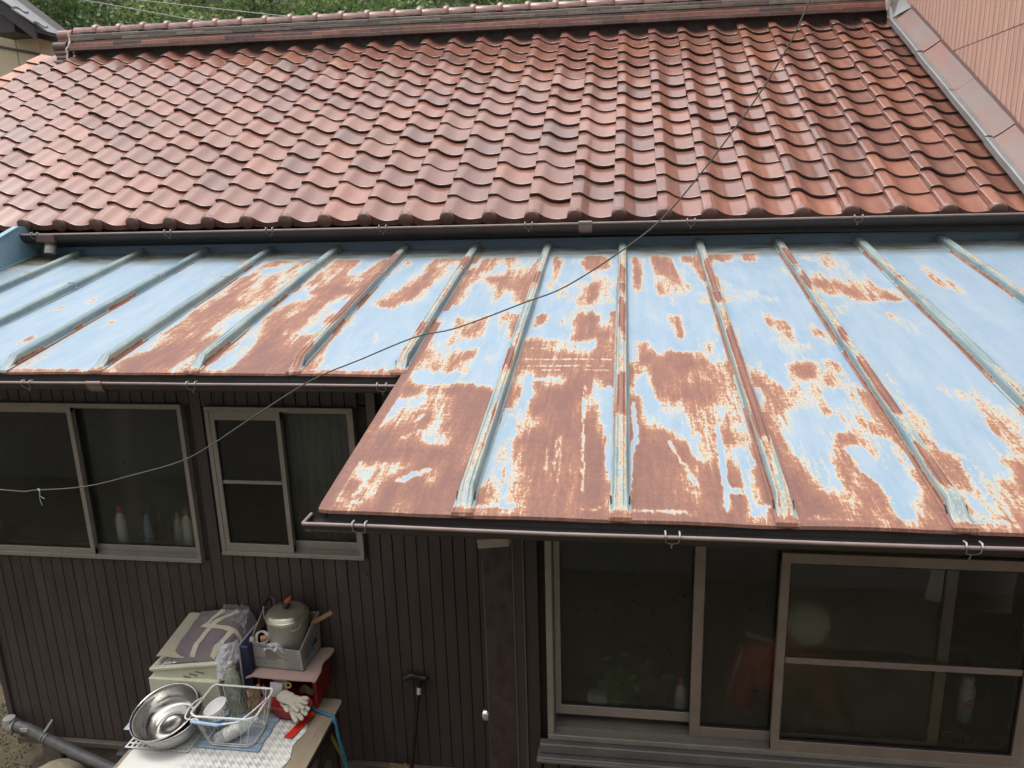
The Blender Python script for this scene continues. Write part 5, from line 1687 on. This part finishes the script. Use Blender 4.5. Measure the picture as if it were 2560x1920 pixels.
for i in range(76):
    a = i / 75 * 6.283 * 3.4
    pts_.append((-2.03 + .036 * math.cos(a) + .006 * math.sin(a * .37), 3.70 + .022 * math.sin(a) - .012, TB + .39 + .026 * math.sin(a) + .004 * math.cos(a * .6) + .0014 * (i % 11)))
rp_.tube(pts_, .0045, 7)
o = rp_.build('rope_coil', mat('white_rope', (.62, .60, .54), .9, bump=.5, bs=300), None, (-2.03, 3.69, TB + .37))
tag(o, 'coil of thin white rope in the carton left of the pot', 'rope')
o = MB().bbox(-.018, .018, -.013, .013, -.013, .013, .004, 0, tr(-2.012, 3.675, TB + .405) @ rz(.5) @ rx(.4)).build('wood_plug', mat('orange_wood', (.50, .27, .11), .6, var=.15, vs=30), None, (-2.012, 3.675, TB + .39))
tag(o, 'small orange wooden block inside the white rope coil', 'wood block')
o = crumple(lambda u, v: (-2.0 + .115 * u, 3.632 + .05 * v, TB + .362 + .030 * math.sin(v * 3) * math.sin(u * 3.1)), 14, 8, .022, 22, 7).build('film_scrap', M['film_white'], None, (-1.95, 3.65, TB + .37))
tag(o, 'crumpled clear film tucked at the front edge of the carton', 'plastic film')
o = MB().lathe([(0, -.02), (.012, -.018), (.017, 0), (.012, .018), (0, .02)], tr(-2.078, 3.665, TB + .395), 14).build('cork', mat('cream_knob', (.52, .44, .31), .7, var=.1), None, (-2.078, 3.665, TB + .38))
tag(o, 'cream round knob at the left corner of the carton', 'knob')

# red basket with the gloves and papers
rb = thing('red_basket', 'shallow red plastic basket under the work gloves, in front of the red crate', 'basket', (-1.83, 3.555, TB))
M['red2'] = mat('red_basket_plastic', (.40, .035, .035), .4, var=.12, vs=8)
mb2 = tr(-1.835, 3.553, TB + .022)
MB().lathe([(0, .0), (.72, .0), (.78, .006), (.95, .062), (1.0, .066), (1.04, .064), (1.03, .056), (.98, .056), (.80, -.004), (0, -.004)], mb2 @ Matrix.Diagonal((.125, .066, 1, 1)), 40).build('basket_body', M['red2'], rb)
b = MB()
for a in (-140, -60, 40, 130):
    b.box(-1.835 + .095 * math.cos(R(a)) - .006, -1.835 + .095 * math.cos(R(a)) + .006, 3.553 + .05 * math.sin(R(a)) - .004, 3.553 + .05 * math.sin(R(a)) + .004, TB + .0005, TB + .022)
b.build('basket_foot', M['red2'], rb)
b = MB().tube(smooth_path([(-1.965, 3.60, TB + .10), (-1.985, 3.55, TB + .10), (-1.975, 3.51, TB + .088), (-1.94, 3.495, TB + .080)], 5), .007, 8)
b.build('basket_handle', M['red2'], rb)
M['glove'] = mat('cotton_glove', (.58, .54, .45), .95, var=.10, vs=18, bump=.35, bs=260, col2=(.48, .44, .36))
def glove(name, m, label, sgn=1, curl=.0):
    me = bpy.data.meshes.new(name)
    V_, E_, Rd = [], [], []
    def add(p, r, par):
        V_.append(p); Rd.append(r)
        if par is not None: E_.append((par, len(V_) - 1))
        return len(V_) - 1
    root = add((0, 0, 0), .040, None)
    w1_ = add((-.045, .002, .001), .042, root)
    w2_ = add((-.085, .004, .002), .044, w1_)
    p1 = add((.030, 0, 0), .040, root)
    for i, (yy, ln, ang) in enumerate(((-.030, .062, -14), (-.010, .074, -3), (.012, .070, 6), (.031, .055, 17))):
        a = R(ang)
        k0 = add((.042, yy * .95, 0), .0165, p1)
        dx, dy = math.cos(a), math.sin(a)
        k1 = add((.042 + dx * ln * .5, yy + dy * ln * .5, .004 + curl), .0150, k0)
        add((.042 + dx * ln, yy + dy * ln, -.004 - curl), .0135, k1)
    t0 = add((-.005, -.036 * sgn, 0), .016, root)
    t1 = add((.022, -.060 * sgn, .002), .0125, t0)
    add((.048, -.070 * sgn, -.004), .0108, t1)
    me.from_pydata(V_, E_, [])
    o = bpy.data.objects.new(name, me)
    C.objects.link(o)
    md = o.modifiers.new('s', 'SKIN')
    for i, sv in enumerate(me.skin_vertices[0].data):
        flat = .42 if i in (0, 1, 2, 3) else .80
        sv.radius = (Rd[i], Rd[i])
        sv.use_root = (i == 0)
    o.modifiers.new('d', 'SUBSURF').levels = 2
    dg = bpy.context.evaluated_depsgraph_get()
    nm = bpy.data.meshes.new_from_object(o.evaluated_get(dg))
    bpy.data.objects.remove(o)
    for p in nm.vertices:
        fl_ = .36 if p.co.x < .045 else .36 + .42 * min(1, (p.co.x - .045) / .02)
        p.co.z *= fl_
        p.co.z += .0025 * mnoise.noise(Vector((p.co.x * 60, p.co.y * 60, 0)))
        if p.co.x < -.09: p.co.x = -.09 - .25 * (-.09 - p.co.x)
    nm.materials.clear(); nm.materials.append(M['glove'])
    for p in nm.polygons: p.use_smooth = True
    o = bpy.data.objects.new(name, nm)
    C.objects.link(o)
    o.matrix_world = Matrix.Scale(SC, 4) @ m
    return tag(o, label, 'glove', 'pair of cotton work gloves')
glove('work_glove', tr(-1.828, 3.545, TB + .112) @ rz(R(-20)) @ rx(R(12)) @ ry(R(6)), 'upper off white work glove of the pair on the red basket', 1)
glove('work_glove', tr(-1.808, 3.520, TB + .086) @ rz(R(-34)) @ rx(R(14)) @ ry(R(10)), 'lower off white work glove, mostly under the other one', -1, .003)
o = MB().grid(lambda u, v: (-1.965 + .06 * u + .015 * v, 3.575 + .02 * u, TB + .10 + .095 * v - .02 * u), 4, 6, thick=.001).grid(lambda u, v: (-1.945 + .075 * u, 3.60 + .012 * u, TB + .105 + .10 * v), 4, 6, thick=.001).build('paper_bundle', M['paper'], None, (-1.93, 3.59, TB + .1))
tag(o, 'white folded papers standing behind the gloves in the red basket', 'papers')
o = MB().tube(smooth_path([(-1.86 + .016 * math.cos(a * .7), 3.604, TB + .160 + .016 * math.sin(a * .7)) for a in range(10)], 2), .005, 8).build('tape_ring', mat('yellow_tape', (.55, .45, .16), .5), None, (-1.86, 3.604, TB + .14))
tag(o, 'yellow ring of tape behind the work gloves', 'tape')
o = MB().grid(lambda u, v: (-1.80 + .085 * u, 3.612 + .008 * math.sin(u * 6), TB + .115 + .045 * v * math.sin(.5 + u * 2.2)), 8, 4, thick=.012).build('khaki_rag', mat('khaki_cloth', (.17, .15, .07), .95, var=.2, vs=30), None, (-1.76, 3.612, TB + .12))
tag(o, 'khaki rag in the mouth of the red crate behind the gloves', 'rag')

# wrappers between basket and crate
o = crumple(lambda u, v: (-2.02 + .075 * u, 3.56 + .05 * v, TB + .03 + .10 * v), 10, 10, .026, 33, 6).build('wrapper', mat('printed_wrapper', (.45, .42, .42), .4, col2=(.16, .11, .10), vs=45), None, (-1.98, 3.58, TB + .03))
tag(o, 'crumpled printed wrapper between the wire basket and the red basket', 'wrapper')
o = crumple(lambda u, v: (-2.045 + .05 * u, 3.47 + .05 * u + .01 * v, TB + .05 + .16 * v), 8, 10, .016, 41, 5).build('brown_paper', mat('brown_paper_bag', (.36, .22, .12), .8, var=.1), None, (-2.03, 3.49, TB + .05))
tag(o, 'torn brown paper standing at the back of the wire basket', 'paper')

# red and blue straps
o = MB().grid(lambda u, v: (-1.755 + .052 * u - .045 * v + .012 * max(0, 1 - v * 4), 3.555 - .185 * v - .01 * u, TB + .0075 + .03 * max(0, 1 - v * 4) ** 2 + .006 * u), 3, 14, thick=.0015).build('red_tape', mat('bright_red_tape', (.56, .030, .014), .35), None, (-1.75, 3.46, TB + .008))
tag(o, 'bright red plastic tape lying across the right edge of the table cover', 'tape')
bp_ = smooth_path([(-1.745, 3.60, TB + .030), (-1.70, 3.585, TB + .018), (-1.65, 3.575, TB + .010), (-1.602, 3.560, TB + .008), (-1.578, 3.545, TB - .020), (-1.560, 3.530, TB - .10), (-1.540, 3.525, TB - .20), (-1.520, 3.52, TB - .32), (-1.495, 3.52, TB - .46), (-1.470, 3.53, TB - .56)], 4)
b = MB()
for j, off in enumerate((-.006, .005)):
    q = [p + Vector((off * math.cos(i * .5), .003 * j, abs(off) * .3)) for i, p in enumerate(bp_)]
    b.tube(q, [.0075 + .0025 * math.sin(i * .9 + j) for i in range(len(q))], 5, smooth=False)
b.bar((-1.47, 3.53, TB - .555), (-1.55, 3.51, TB - .55), .012, .003); b.bar((-1.47, 3.53, TB - .555), (-1.53, 3.50, TB - .585), .012, .003)
o = b.build('blue_strap', mat('blue_polythene', (.045, .19, .30), .4, var=.2, vs=30), None, (-1.6, 3.56, TB - .2))
tag(o, 'blue plastic strap hanging over the right edge of the table', 'strap')

# ------------------------------------------------------------------ beside and below the table
o = MB().tube([(-1.66, 3.60, .72), (-1.56, 3.62, .42), (-1.47, 3.66, .03)], .011, 10).build('yellow_pole', mat('dull_yellow_pole', (.28, .22, .055), .6, var=.2), None, (-1.47, 3.66, .02))
tag(o, 'dull yellow pole leaning under the right edge of the table', 'pole')
bgm = tr(-1.415, 3.60, .0)
b = MB()
def sackf(u, v):
    a = u * 6.2832
    r_ = .085 * (1 - .55 * v) * (1 + .12 * math.sin(a * 3 + v * 5)) * (1 if v < .9 else .6)
    return (-1.415 + r_ * math.cos(a), 3.60 + r_ * .8 * math.sin(a), .002 + .225 * v + .008 * mnoise.noise(Vector((a, v * 5, 2))))
b.grid(sackf, 22, 12)
o = b.build('grey_sack', mat('grey_polythene', (.22, .22, .24), .35, col2=(.06, .06, .07), vs=16), None, (-1.415, 3.60, 0))
tag(o, 'grey plastic sack tied with the blue strap right of the table', 'sack')
o = MB().bbox(-.075, .075, -.006, .006, 0, .26, .002, 0, tr(-1.335, 3.80, .0) @ rz(R(-14)) @ rx(R(-12))).add([tr(-1.335, 3.80, 0) @ rz(R(-14)) @ rx(R(-12)) @ Vector(p) for p in ((.0, 0, .258), (.06, 0, .258), (.035, 0, .290))], [(0, 1, 2)]).build('cardboard_scrap', mat('brown_cardboard', (.30, .19, .10), .85, var=.12, vs=8), None, (-1.335, 3.80, 0))
tag(o, 'torn brown cardboard piece leaning at the wall base by the walking stick', 'cardboard')
cane = thing('walking_stick', 'black walking stick with white collar leaning on the brown wall', 'walking stick', (-1.25, 3.72, 0))
MB().tube([(-1.255, 3.70, .0), (-1.1775, 3.86, .78)], .011, 12).build('shaft', M['bake'], cane)
MB().tube([(-1.1765, 3.858, .765), (-1.1735, 3.866, .805)], .0135, 12).build('collar', mat('white_collar', (.62, .60, .56), .5), cane)
b = MB().tube(smooth_path([(-1.262, 3.855, .862), (-1.255, 3.858, .866), (-1.215, 3.866, .880), (-1.172, 3.868, .872), (-1.130, 3.866, .868), (-1.118, 3.866, .858)], 4), [.010, .014, .0165, .0175, .018, .018, .018, .019, .0195, .019, .018, .018, .017, .016, .0165, .017, .0165, .016, .014, .012, .008], 12)
b.tube([(-1.1735, 3.866, .800), (-1.172, 3.868, .870)], [.0125, .017], 12)
b.build('handle', M['bake'], cane)
MB().tube([(-1.262, 3.70, .001), (-1.2535, 3.703, .03)], .016, 12).build('ferrule', M['bake'], cane)
o = MB().tube([(-1.465, 3.893, 1.512), (-1.452, 3.893, 1.506), (-1.443, 3.893, 1.498)], .0065, 8).build('cable_end', M['cable'], None, (-1.452, 3.893, 1.506))
tag(o, 'short black cable end sticking out of the brown siding under the second window', 'cable')
# drain pipe along the foot of the wall
dp = thing('drain_pipe', 'taped grey drain pipe sloping along the foot of the brown wall', 'pipe', (-3.5, 3.8, .2))
M['pvc'] = mat('grey_wrapped_pipe', (.115, .118, .120), .45, col2=(.17, .17, .17), vs=9, bump=.3, bs=25)
path = smooth_path([(-3.905, 3.835, .345), (-3.80, 3.83, .325), (-3.62, 3.81, .262), (-3.40, 3.78, .200), (-3.15, 3.74, .150), (-2.85, 3.70, .11), (-2.5, 3.68, .07)], 5)
MB().tube(path, .034, 18).build('pipe', M['pvc'], dp)
for i in range(2, len(path) - 1, 2):
    d = (path[i + 1] - path[i]).normalized()
    MB().tube([path[i] - d * .006, path[i] + d * .03], .0356, 16).build('tape_wrap', M['pvc'], dp)
MB().tube([(-3.935, 3.835, .40), (-3.935, 3.835, .36), (-3.925, 3.835, .345), (-3.895, 3.834, .343)], [.036, .046, .048, .046], 16).build('elbow', mat('pale_pvc', (.33, .33, .32), .5, var=.15), dp)
b = MB()
d = (path[9] - path[8]).normalized()
p0 = path[8]
b.tube([p0, p0 + d * .008], .040, 16); b.tube([p0 + d * .022, p0 + d * .03], .040, 16)
b.bar(p0 + Vector((.01, .0, .03)), p0 + Vector((.035, .06, .085)), .02, .004)
b.build('pipe_clip', M['hook'], dp)
o = MB().bbox(-3.835, -3.78, 3.793, 3.80, .335, .362, .002, 0).build('label_patch', mat('pale_sticker', (.50, .50, .38), .7), dp)
# the boulder
bm = bmesh.new()
bmesh.ops.create_icosphere(bm, subdivisions=4, radius=1)
for p in bm.verts:
    c = p.co.copy()
    f = 1 + .10 * mnoise.noise(c * 1.3) + .04 * mnoise.noise(c * 4) + .015 * mnoise.noise(c * 11)
    p.co = Vector((c.x * .175 * f, c.y * .13 * f, c.z * .125 * f)) * SC
me = bpy.data.meshes.new('boulder'); bm.to_mesh(me); bm.free()
for p in me.polygons: p.use_smooth = True
me.materials.append(mat('granite', (.34, .285, .19), .9, col2=(.42, .375, .28), vs=7, bump=.7, bs=45))
o = bpy.data.objects.new('boulder', me); C.objects.link(o); o.location = Vector((-3.50, 3.66, .105)) * SC
tag(o, 'rounded pale boulder in front of the foundation below the drain pipe', 'boulder')
# moss and gravel at the left
b = MB()
rng = random.Random(9)
for i in range(3800):
    x, y = rng.uniform(-4.6, -3.75), rng.uniform(3.5, 4.7)
    if x > -4.0 and y > 3.88: continue
    if mnoise.noise(Vector((x * 4, y * 4, 0))) < -.15: continue
    z = gz(x, y)
    a = rng.uniform(0, 6.28); h = rng.uniform(.002, .012); wd = rng.uniform(.005, .011)
    b.add([(x - wd * math.cos(a), y - wd * math.sin(a), z), (x + wd * math.cos(a), y + wd * math.sin(a), z), (x + rng.uniform(-.01, .01), y + rng.uniform(-.01, .01), z + h)], [(0, 1, 2)])
tag(b.build('moss_cover', M['moss'], None, (-4.2, 4.0, 0)), 'low green moss on the soil left of the house corner', 'moss', kind='stuff')
b = MB()
for i in range(500):
    x, y = rng.uniform(-4.1, -2.6), rng.uniform(3.3, 3.88)
    r_ = rng.uniform(.004, .016)
    z = gz(x, y)
    q = [(x + r_ * rng.uniform(.7, 1.2) * math.cos(a), y + r_ * rng.uniform(.7, 1.2) * math.sin(a), z + r_ * .2) for a in (0, 1.26, 2.5, 3.8, 5.0)]
    b.add(q + [(x, y, z + r_ * .9)], [(0, 1, 5), (1, 2, 5), (2, 3, 5), (3, 4, 5), (4, 0, 5)])
tag(b.build('gravel', mat('gravel_stone', (.30, .25, .17), .9, var=.3, vs=30), None, (-3.4, 3.6, 0)), 'loose pale gravel along the foundation', 'gravel', kind='stuff')
o = MB().bbox(-2.665, -2.55, 3.17, 3.26, .50, TB - .004, .012).build('black_bag', mat('black_vinyl', (.028, .028, .034), .4, var=.3, vs=20), None, (-2.62, 3.2, .5))
o.parent = None
tag(o, 'black vinyl bag hanging at the left end of the table', 'bag')
# overgrown bank in the gap left of the house
b = MB()
b.grid(lambda u, v: (-6.5 + 2.2 * u, 4.6 + 1.2 * v, -.05 + 2.0 * v ** 1.5 + .2 * mnoise.noise(Vector((u * 4, v * 4, 1)))), 14, 12)
tag(b.build('earth_bank', mat('mossy_earth', (.035, .030, .018), .95, col2=(.03, .042, .014), vs=9, bump=.6)), kind='structure')

# ------------------------------------------------------------------ behind the windows
def small_bottle(x, y, z, r_, h, body, cap, label, name='detergent_bottle'):
    t = thing(name, label, 'bottle', (x, y, z))
    m = tr(x, y, z)
    MB().lathe([(0, 0), (r_ * .95, 0), (r_, .008), (r_, h * .62), (r_ * .55, h * .78), (r_ * .42, h * .82)], m, 20).build('bottle_body', body, t)
    MB().lathe([(r_ * .48, h * .80), (r_ * .50, h * .83), (r_ * .42, h * .98), (0, h)], m, 16).build('bottle_cap', cap, t)
wb_ = mat('white_bottle', (.66, .66, .62), .4); rcap = mat('red_cap', (.50, .03, .03), .4); bb_ = mat('blue_bottle', (.18, .28, .42), .4); gb_ = mat('green_bottle', (.14, .24, .10), .5)
small_bottle(-3.035, WY + .13, 1.5955, .034, .25, wb_, rcap, 'white bottle with red cap behind the frosted pane, left of the blue bottle')
small_bottle(-2.862, WY + .13, 1.5955, .030, .20, bb_, bb_, 'small blue bottle between the two red capped bottles behind frosted glass')
small_bottle(-2.600, WY + .13, 1.5955, .032, .25, wb_, rcap, 'white bottle with red cap near the right jamb of the leftmost window')
small_bottle(-2.670, WY + .15, 1.5955, .030, .21, mat('grey_bottle', (.34, .34, .30), .5), gb_, 'greyish bottle just left of the rightmost red capped bottle')
o = MB().bbox(-.14, -.055, RWY + .11, RWY + .17, 1.4055, 1.50, .004).build('white_carton', mat('white_pack', (.62, .62, .60), .6), None, (-.1, RWY + .14, 1.405))
tag(o, 'small white pack on the sill behind the frosted right window', 'pack')
small_bottle(.262, RWY + .14, 1.4055, .024, .20, wb_, rcap, 'slim white bottle with red cap behind the frosted right window')
o = MB().bbox(.02, .075, RWY + .11, RWY + .16, 1.4055, 1.46, .004).build('orange_carton', mat('orange_pack', (.50, .20, .05), .6), None, (.05, RWY + .13, 1.405))
tag(o, 'small orange pack on the sill behind the frosted right window', 'pack')
pt = thing('potted_plant', 'leafy green plant on the sill behind the frosted right window', 'plant', (.03, RWY + .16, 1.405))
MB().lathe([(0, 0), (.04, 0), (.05, .07), (.046, .07), (.04, .06), (0, .06)], tr(.0, RWY + .165, 1.4055) , 18).build('flower_pot', gb_, pt)
b = MB()
rng = random.Random(4)
for i in range(130):
    c = Vector((.02 + rng.gauss(0, .07), RWY + .165 + rng.gauss(0, .022), 1.54 + rng.gauss(0, .055)))
    if c.y < RWY + .085: continue
    a = Vector((rng.gauss(0, 1), rng.gauss(0, 1), rng.gauss(0, 1))).normalized() * .022
    q = a.cross(Vector((rng.gauss(0, 1), rng.gauss(0, 1), rng.gauss(0, 1)))).normalized() * .011
    b.add([c - a, c + q, c + a, c - q], [(0, 1, 2, 3)])
b.build('leaves', mat('plant_leaf', (.07, .15, .03), .6, var=.3, vs=20), pt)
o = MB().grid(lambda u, v: (1.245 + .125 * u + .006 * math.sin(v * 5), 3.10 + .008 * math.sin(u * 14), 2.135 - .16 * v - .01 * u), 16, 8, thick=.003).build('hanging_towel', mat('pale_towel', (.50, .48, .42), .95, var=.08), None, (1.31, 3.1, 2.13))
tag(o, 'pale towel hanging on a line inside the right window', 'towel')
o = MB().tube([(1.02, 3.103, 2.145), (1.24, 3.103, 2.138), (1.45, 3.103, 2.147), (2.84, 3.11, 2.20)], .003, 6).tube([(-.47, 3.10, 2.2), (1.02, 3.103, 2.145)], .003, 6).build('indoor_line', M['cable'], None, (1.2, 3.1, 2.14))
tag(o, 'thin line strung indoors carrying the pale towel', 'line')
ct = thing('indoor_table', 'dark low table inside the right window carrying the spray can', 'table', (1.4, 3.2, .5))
MB().bbox(1.12, 1.62, 2.99, 3.35, 1.385, 1.405, .004).build('tabletop', M['dark_wood'], ct)
for x in (1.15, 1.59):
    for y in (3.02, 3.32):
        MB().bbox(x - .015, x + .015, y - .015, y + .015, .5, 1.385, .002).build('leg', M['dark_wood'], ct)
MB().bbox(1.27, 1.55, 3.25, 3.27, 1.62, 1.645, .003).build('rail', M['trim'], ct)
MB().bbox(1.27, 1.285, 3.25, 3.27, 1.405, 1.62, .003).build('rail', M['trim'], ct)
MB().bbox(1.535, 1.55, 3.25, 3.27, 1.405, 1.62, .003).build('rail', M['trim'], ct)
spc = thing('spray_can', 'pale spray can with red print standing inside the right window', 'spray can', (1.455, 3.08, 1.405))
mm = tr(1.455, 3.08, 1.4055)
MB().lathe([(0, 0), (.031, 0), (.033, .006), (.033, .155), (.027, .17), (.020, .175)], mm, 22).build('can_body', wb_, spc)
MB().lathe([(.024, .172), (.024, .205), (.020, .212), (0, .212)], mm, 16).build('can_cap', wb_, spc)
b = MB()
for z in (.10, .085, .07): b.bar(mm @ Vector((-.018, -.0335, z)), mm @ Vector((.014, -.0335, z + .018)), .006, .001, upv=(0, 1, 0))
b.build('print', rcap, spc)
o = MB().bbox(1.375, 1.425, 3.262, 3.274, 1.535, 1.585, .006).build('white_box', mat('white_enamel', (.5, .5, .48), .5), None, (1.40, 3.27, 1.53))
o.parent = ct; o.matrix_local = tr(0, (3.27 - 3.2) * SC, (1.53 - .5) * SC); o.name = 'switch_box'

# person bending forward behind the screen
st = thing('stool', 'dark wooden stool under the seated person behind the window', 'stool', (.62, 3.62, .5))
MB().bbox(.44, .80, 3.45, 3.80, .90, .935, .006).build('seat', M['dark_wood'], st)
for x in (.47, .77):
    for y in (3.48, 3.77):
        MB().bbox(x - .018, x + .018, y - .018, y + .018, .5, .90, .003).build('leg', M['dark_wood'], st)
pers = thing('person', 'person with grey white hair in a red jacket, seated leaning forward behind the window screen', 'person', (.66, 3.5, .5))
def skin_mesh(nodes, edges, name, mt, lv=2):
    me = bpy.data.meshes.new(name)
    me.from_pydata([n_[0] for n_ in nodes], edges, [])
    o = bpy.data.objects.new(name, me)
    C.objects.link(o)
    o.modifiers.new('s', 'SKIN')
    for i, sv in enumerate(me.skin_vertices[0].data):
        r_ = nodes[i][1]
        sv.radius = r_ if isinstance(r_, tuple) else (r_, r_)
        sv.use_root = (i == 0)
    o.modifiers.new('d', 'SUBSURF').levels = lv
    dg = bpy.context.evaluated_depsgraph_get()
    nm = bpy.data.meshes.new_from_object(o.evaluated_get(dg))
    bpy.data.objects.remove(o)
    nm.materials.clear(); nm.materials.append(mt)
    for p in nm.polygons: p.use_smooth = True
    return nm
def put(nm, name, parent):
    L_ = Vector(WL[parent])
    for p in nm.vertices: p.co = p.co * SC - L_
    o = bpy.data.objects.new(name, nm); C.objects.link(o); o.parent = parent; WL[o] = WL[parent]
    return o
skin_m = mat('skin', (.42, .25, .17), .6); jack = mat('red_jacket', (.55, .050, .040), .85, var=.15, vs=12); trou = mat('grey_trousers', (.10, .10, .12), .9)
nd = [((.62, 3.60, 1.00), .15), ((.63, 3.57, 1.16), .145), ((.66, 3.50, 1.34), .155), ((.72, 3.42, 1.50), .15), ((.77, 3.36, 1.585), .065),
      ((.58, 3.36, 1.50), .075), ((.53, 3.24, 1.30), .060), ((.64, 3.12, 1.16), .048), ((.90, 3.46, 1.48), .075), ((.97, 3.34, 1.28), .060), ((.90, 3.16, 1.16), .048)]
ed = [(0, 1), (1, 2), (2, 3), (3, 4), (3, 5), (5, 6), (6, 7), (3, 8), (8, 9), (9, 10)]
put(skin_mesh(nd, ed, 'jacket', jack), 'jacket', pers)
nd = [((.62, 3.60, .985), .13), ((.53, 3.50, .99), .095), ((.50, 3.22, .98), .075), ((.50, 3.20, .62), .055), ((.50, 3.17, .545), .045), ((.71, 3.50, .99), .095), ((.74, 3.22, .98), .075), ((.74, 3.20, .62), .055), ((.74, 3.17, .545), .045)]
ed = [(0, 1), (1, 2), (2, 3), (3, 4), (0, 5), (5, 6), (6, 7), (7, 8)]
put(skin_mesh(nd, ed, 'trousers', trou), 'trousers', pers)
nd = [((.785, 3.345, 1.60), .050), ((.815, 3.315, 1.665), .058), ((.835, 3.295, 1.715), .082), ((.845, 3.290, 1.76), .084), ((.885, 3.235, 1.690), .050)]
hd_ = skin_mesh(nd, [(0, 1), (1, 2), (2, 3), (2, 4)], 'head', skin_m)
put(hd_, 'head', pers)
b = MB()
b.lathe([(0, .105), (.05, .098), (.085, .065), (.100, .015), (.098, -.03), (.088, -.06), (.080, -.06)], tr(.832, 3.305, 1.735) @ rz(R(35)) @ rx(R(18)), 24, sx=.92)
for i in range(24):
    a = i * .41
    b.tube([(.832 + .08 * math.cos(a), 3.305 + .085 * math.sin(a), 1.75 + .03 * math.sin(i * 1.7)), (.832 + .098 * math.cos(a + .2), 3.305 + .10 * math.sin(a + .2), 1.70)], [.012, .006], 5)
b.build('hair', mat('white_hair', (.75, .73, .68), .8, var=.15, vs=60), pers)
b = MB()
b.tube([(.900, 3.225, 1.700), (.917, 3.205, 1.688), (.905, 3.212, 1.676)], [.010, .012, .007], 8)
b.tube([(.865, 3.262, 1.755), (.880, 3.250, 1.752)], .006, 6, 1); b.tube([(.905, 3.235, 1.722), (.914, 3.228, 1.72)], .005, 6, 1)
b.tube([(.880, 3.215, 1.655), (.897, 3.215, 1.652)], .005, 6, 1)
b.build('face', [skin_m, M['bake']], pers)
for s_, (hx, hy, hz_) in ((1, (.66, 3.095, 1.145)), (-1, (.885, 3.135, 1.145))):
    nd = [((hx, hy, hz_), .026), ((hx + .005 * s_, hy - .035, hz_ - .018), .028), ((hx + .010 * s_, hy - .065, hz_ - .035), .026)]
    ed = [(0, 1), (1, 2)]
    for i, (ox, ln) in enumerate(((-.024, .055), (-.008, .065), (.009, .060), (.024, .045))):
        q = len(nd)
        nd += [((hx + ox, hy - .070, hz_ - .042), .0095), ((hx + ox * 1.15, hy - .070 - ln * .5, hz_ - .056), .0085), ((hx + ox * 1.15, hy - .070 - ln * .85, hz_ - .085), .0075)]
        ed += [(2, q), (q, q + 1), (q + 1, q + 2)]
    q = len(nd)
    nd += [((hx + .030 * s_, hy - .030, hz_ - .022), .011), ((hx + .044 * s_, hy - .058, hz_ - .040), .0095)]
    ed += [(1, q), (q, q + 1)]
    put(skin_mesh(nd, ed, 'hand', skin_m), 'hand', pers)
for x in (.50, .74):
    put(skin_mesh([((x, 3.20, .545), .040), ((x, 3.12, .530), .038), ((x, 3.04, .522), .028)], [(0, 1), (1, 2)], 'shoe', M['bake']), 'shoe', pers)
b = MB()
b.tube(smooth_path([(.585, 3.43, 1.60), (.66, 3.33, 1.625), (.75, 3.27, 1.60), (.80, 3.265, 1.52), (.83, 3.26, 1.42)], 4), .008, 6)
b.tube(smooth_path([(.56, 3.32, 1.575), (.515, 3.26, 1.46), (.475, 3.24, 1.33)], 4), .007, 6)
b.build('piping', mat('pale_piping', (.5, .36, .30), .8), pers)
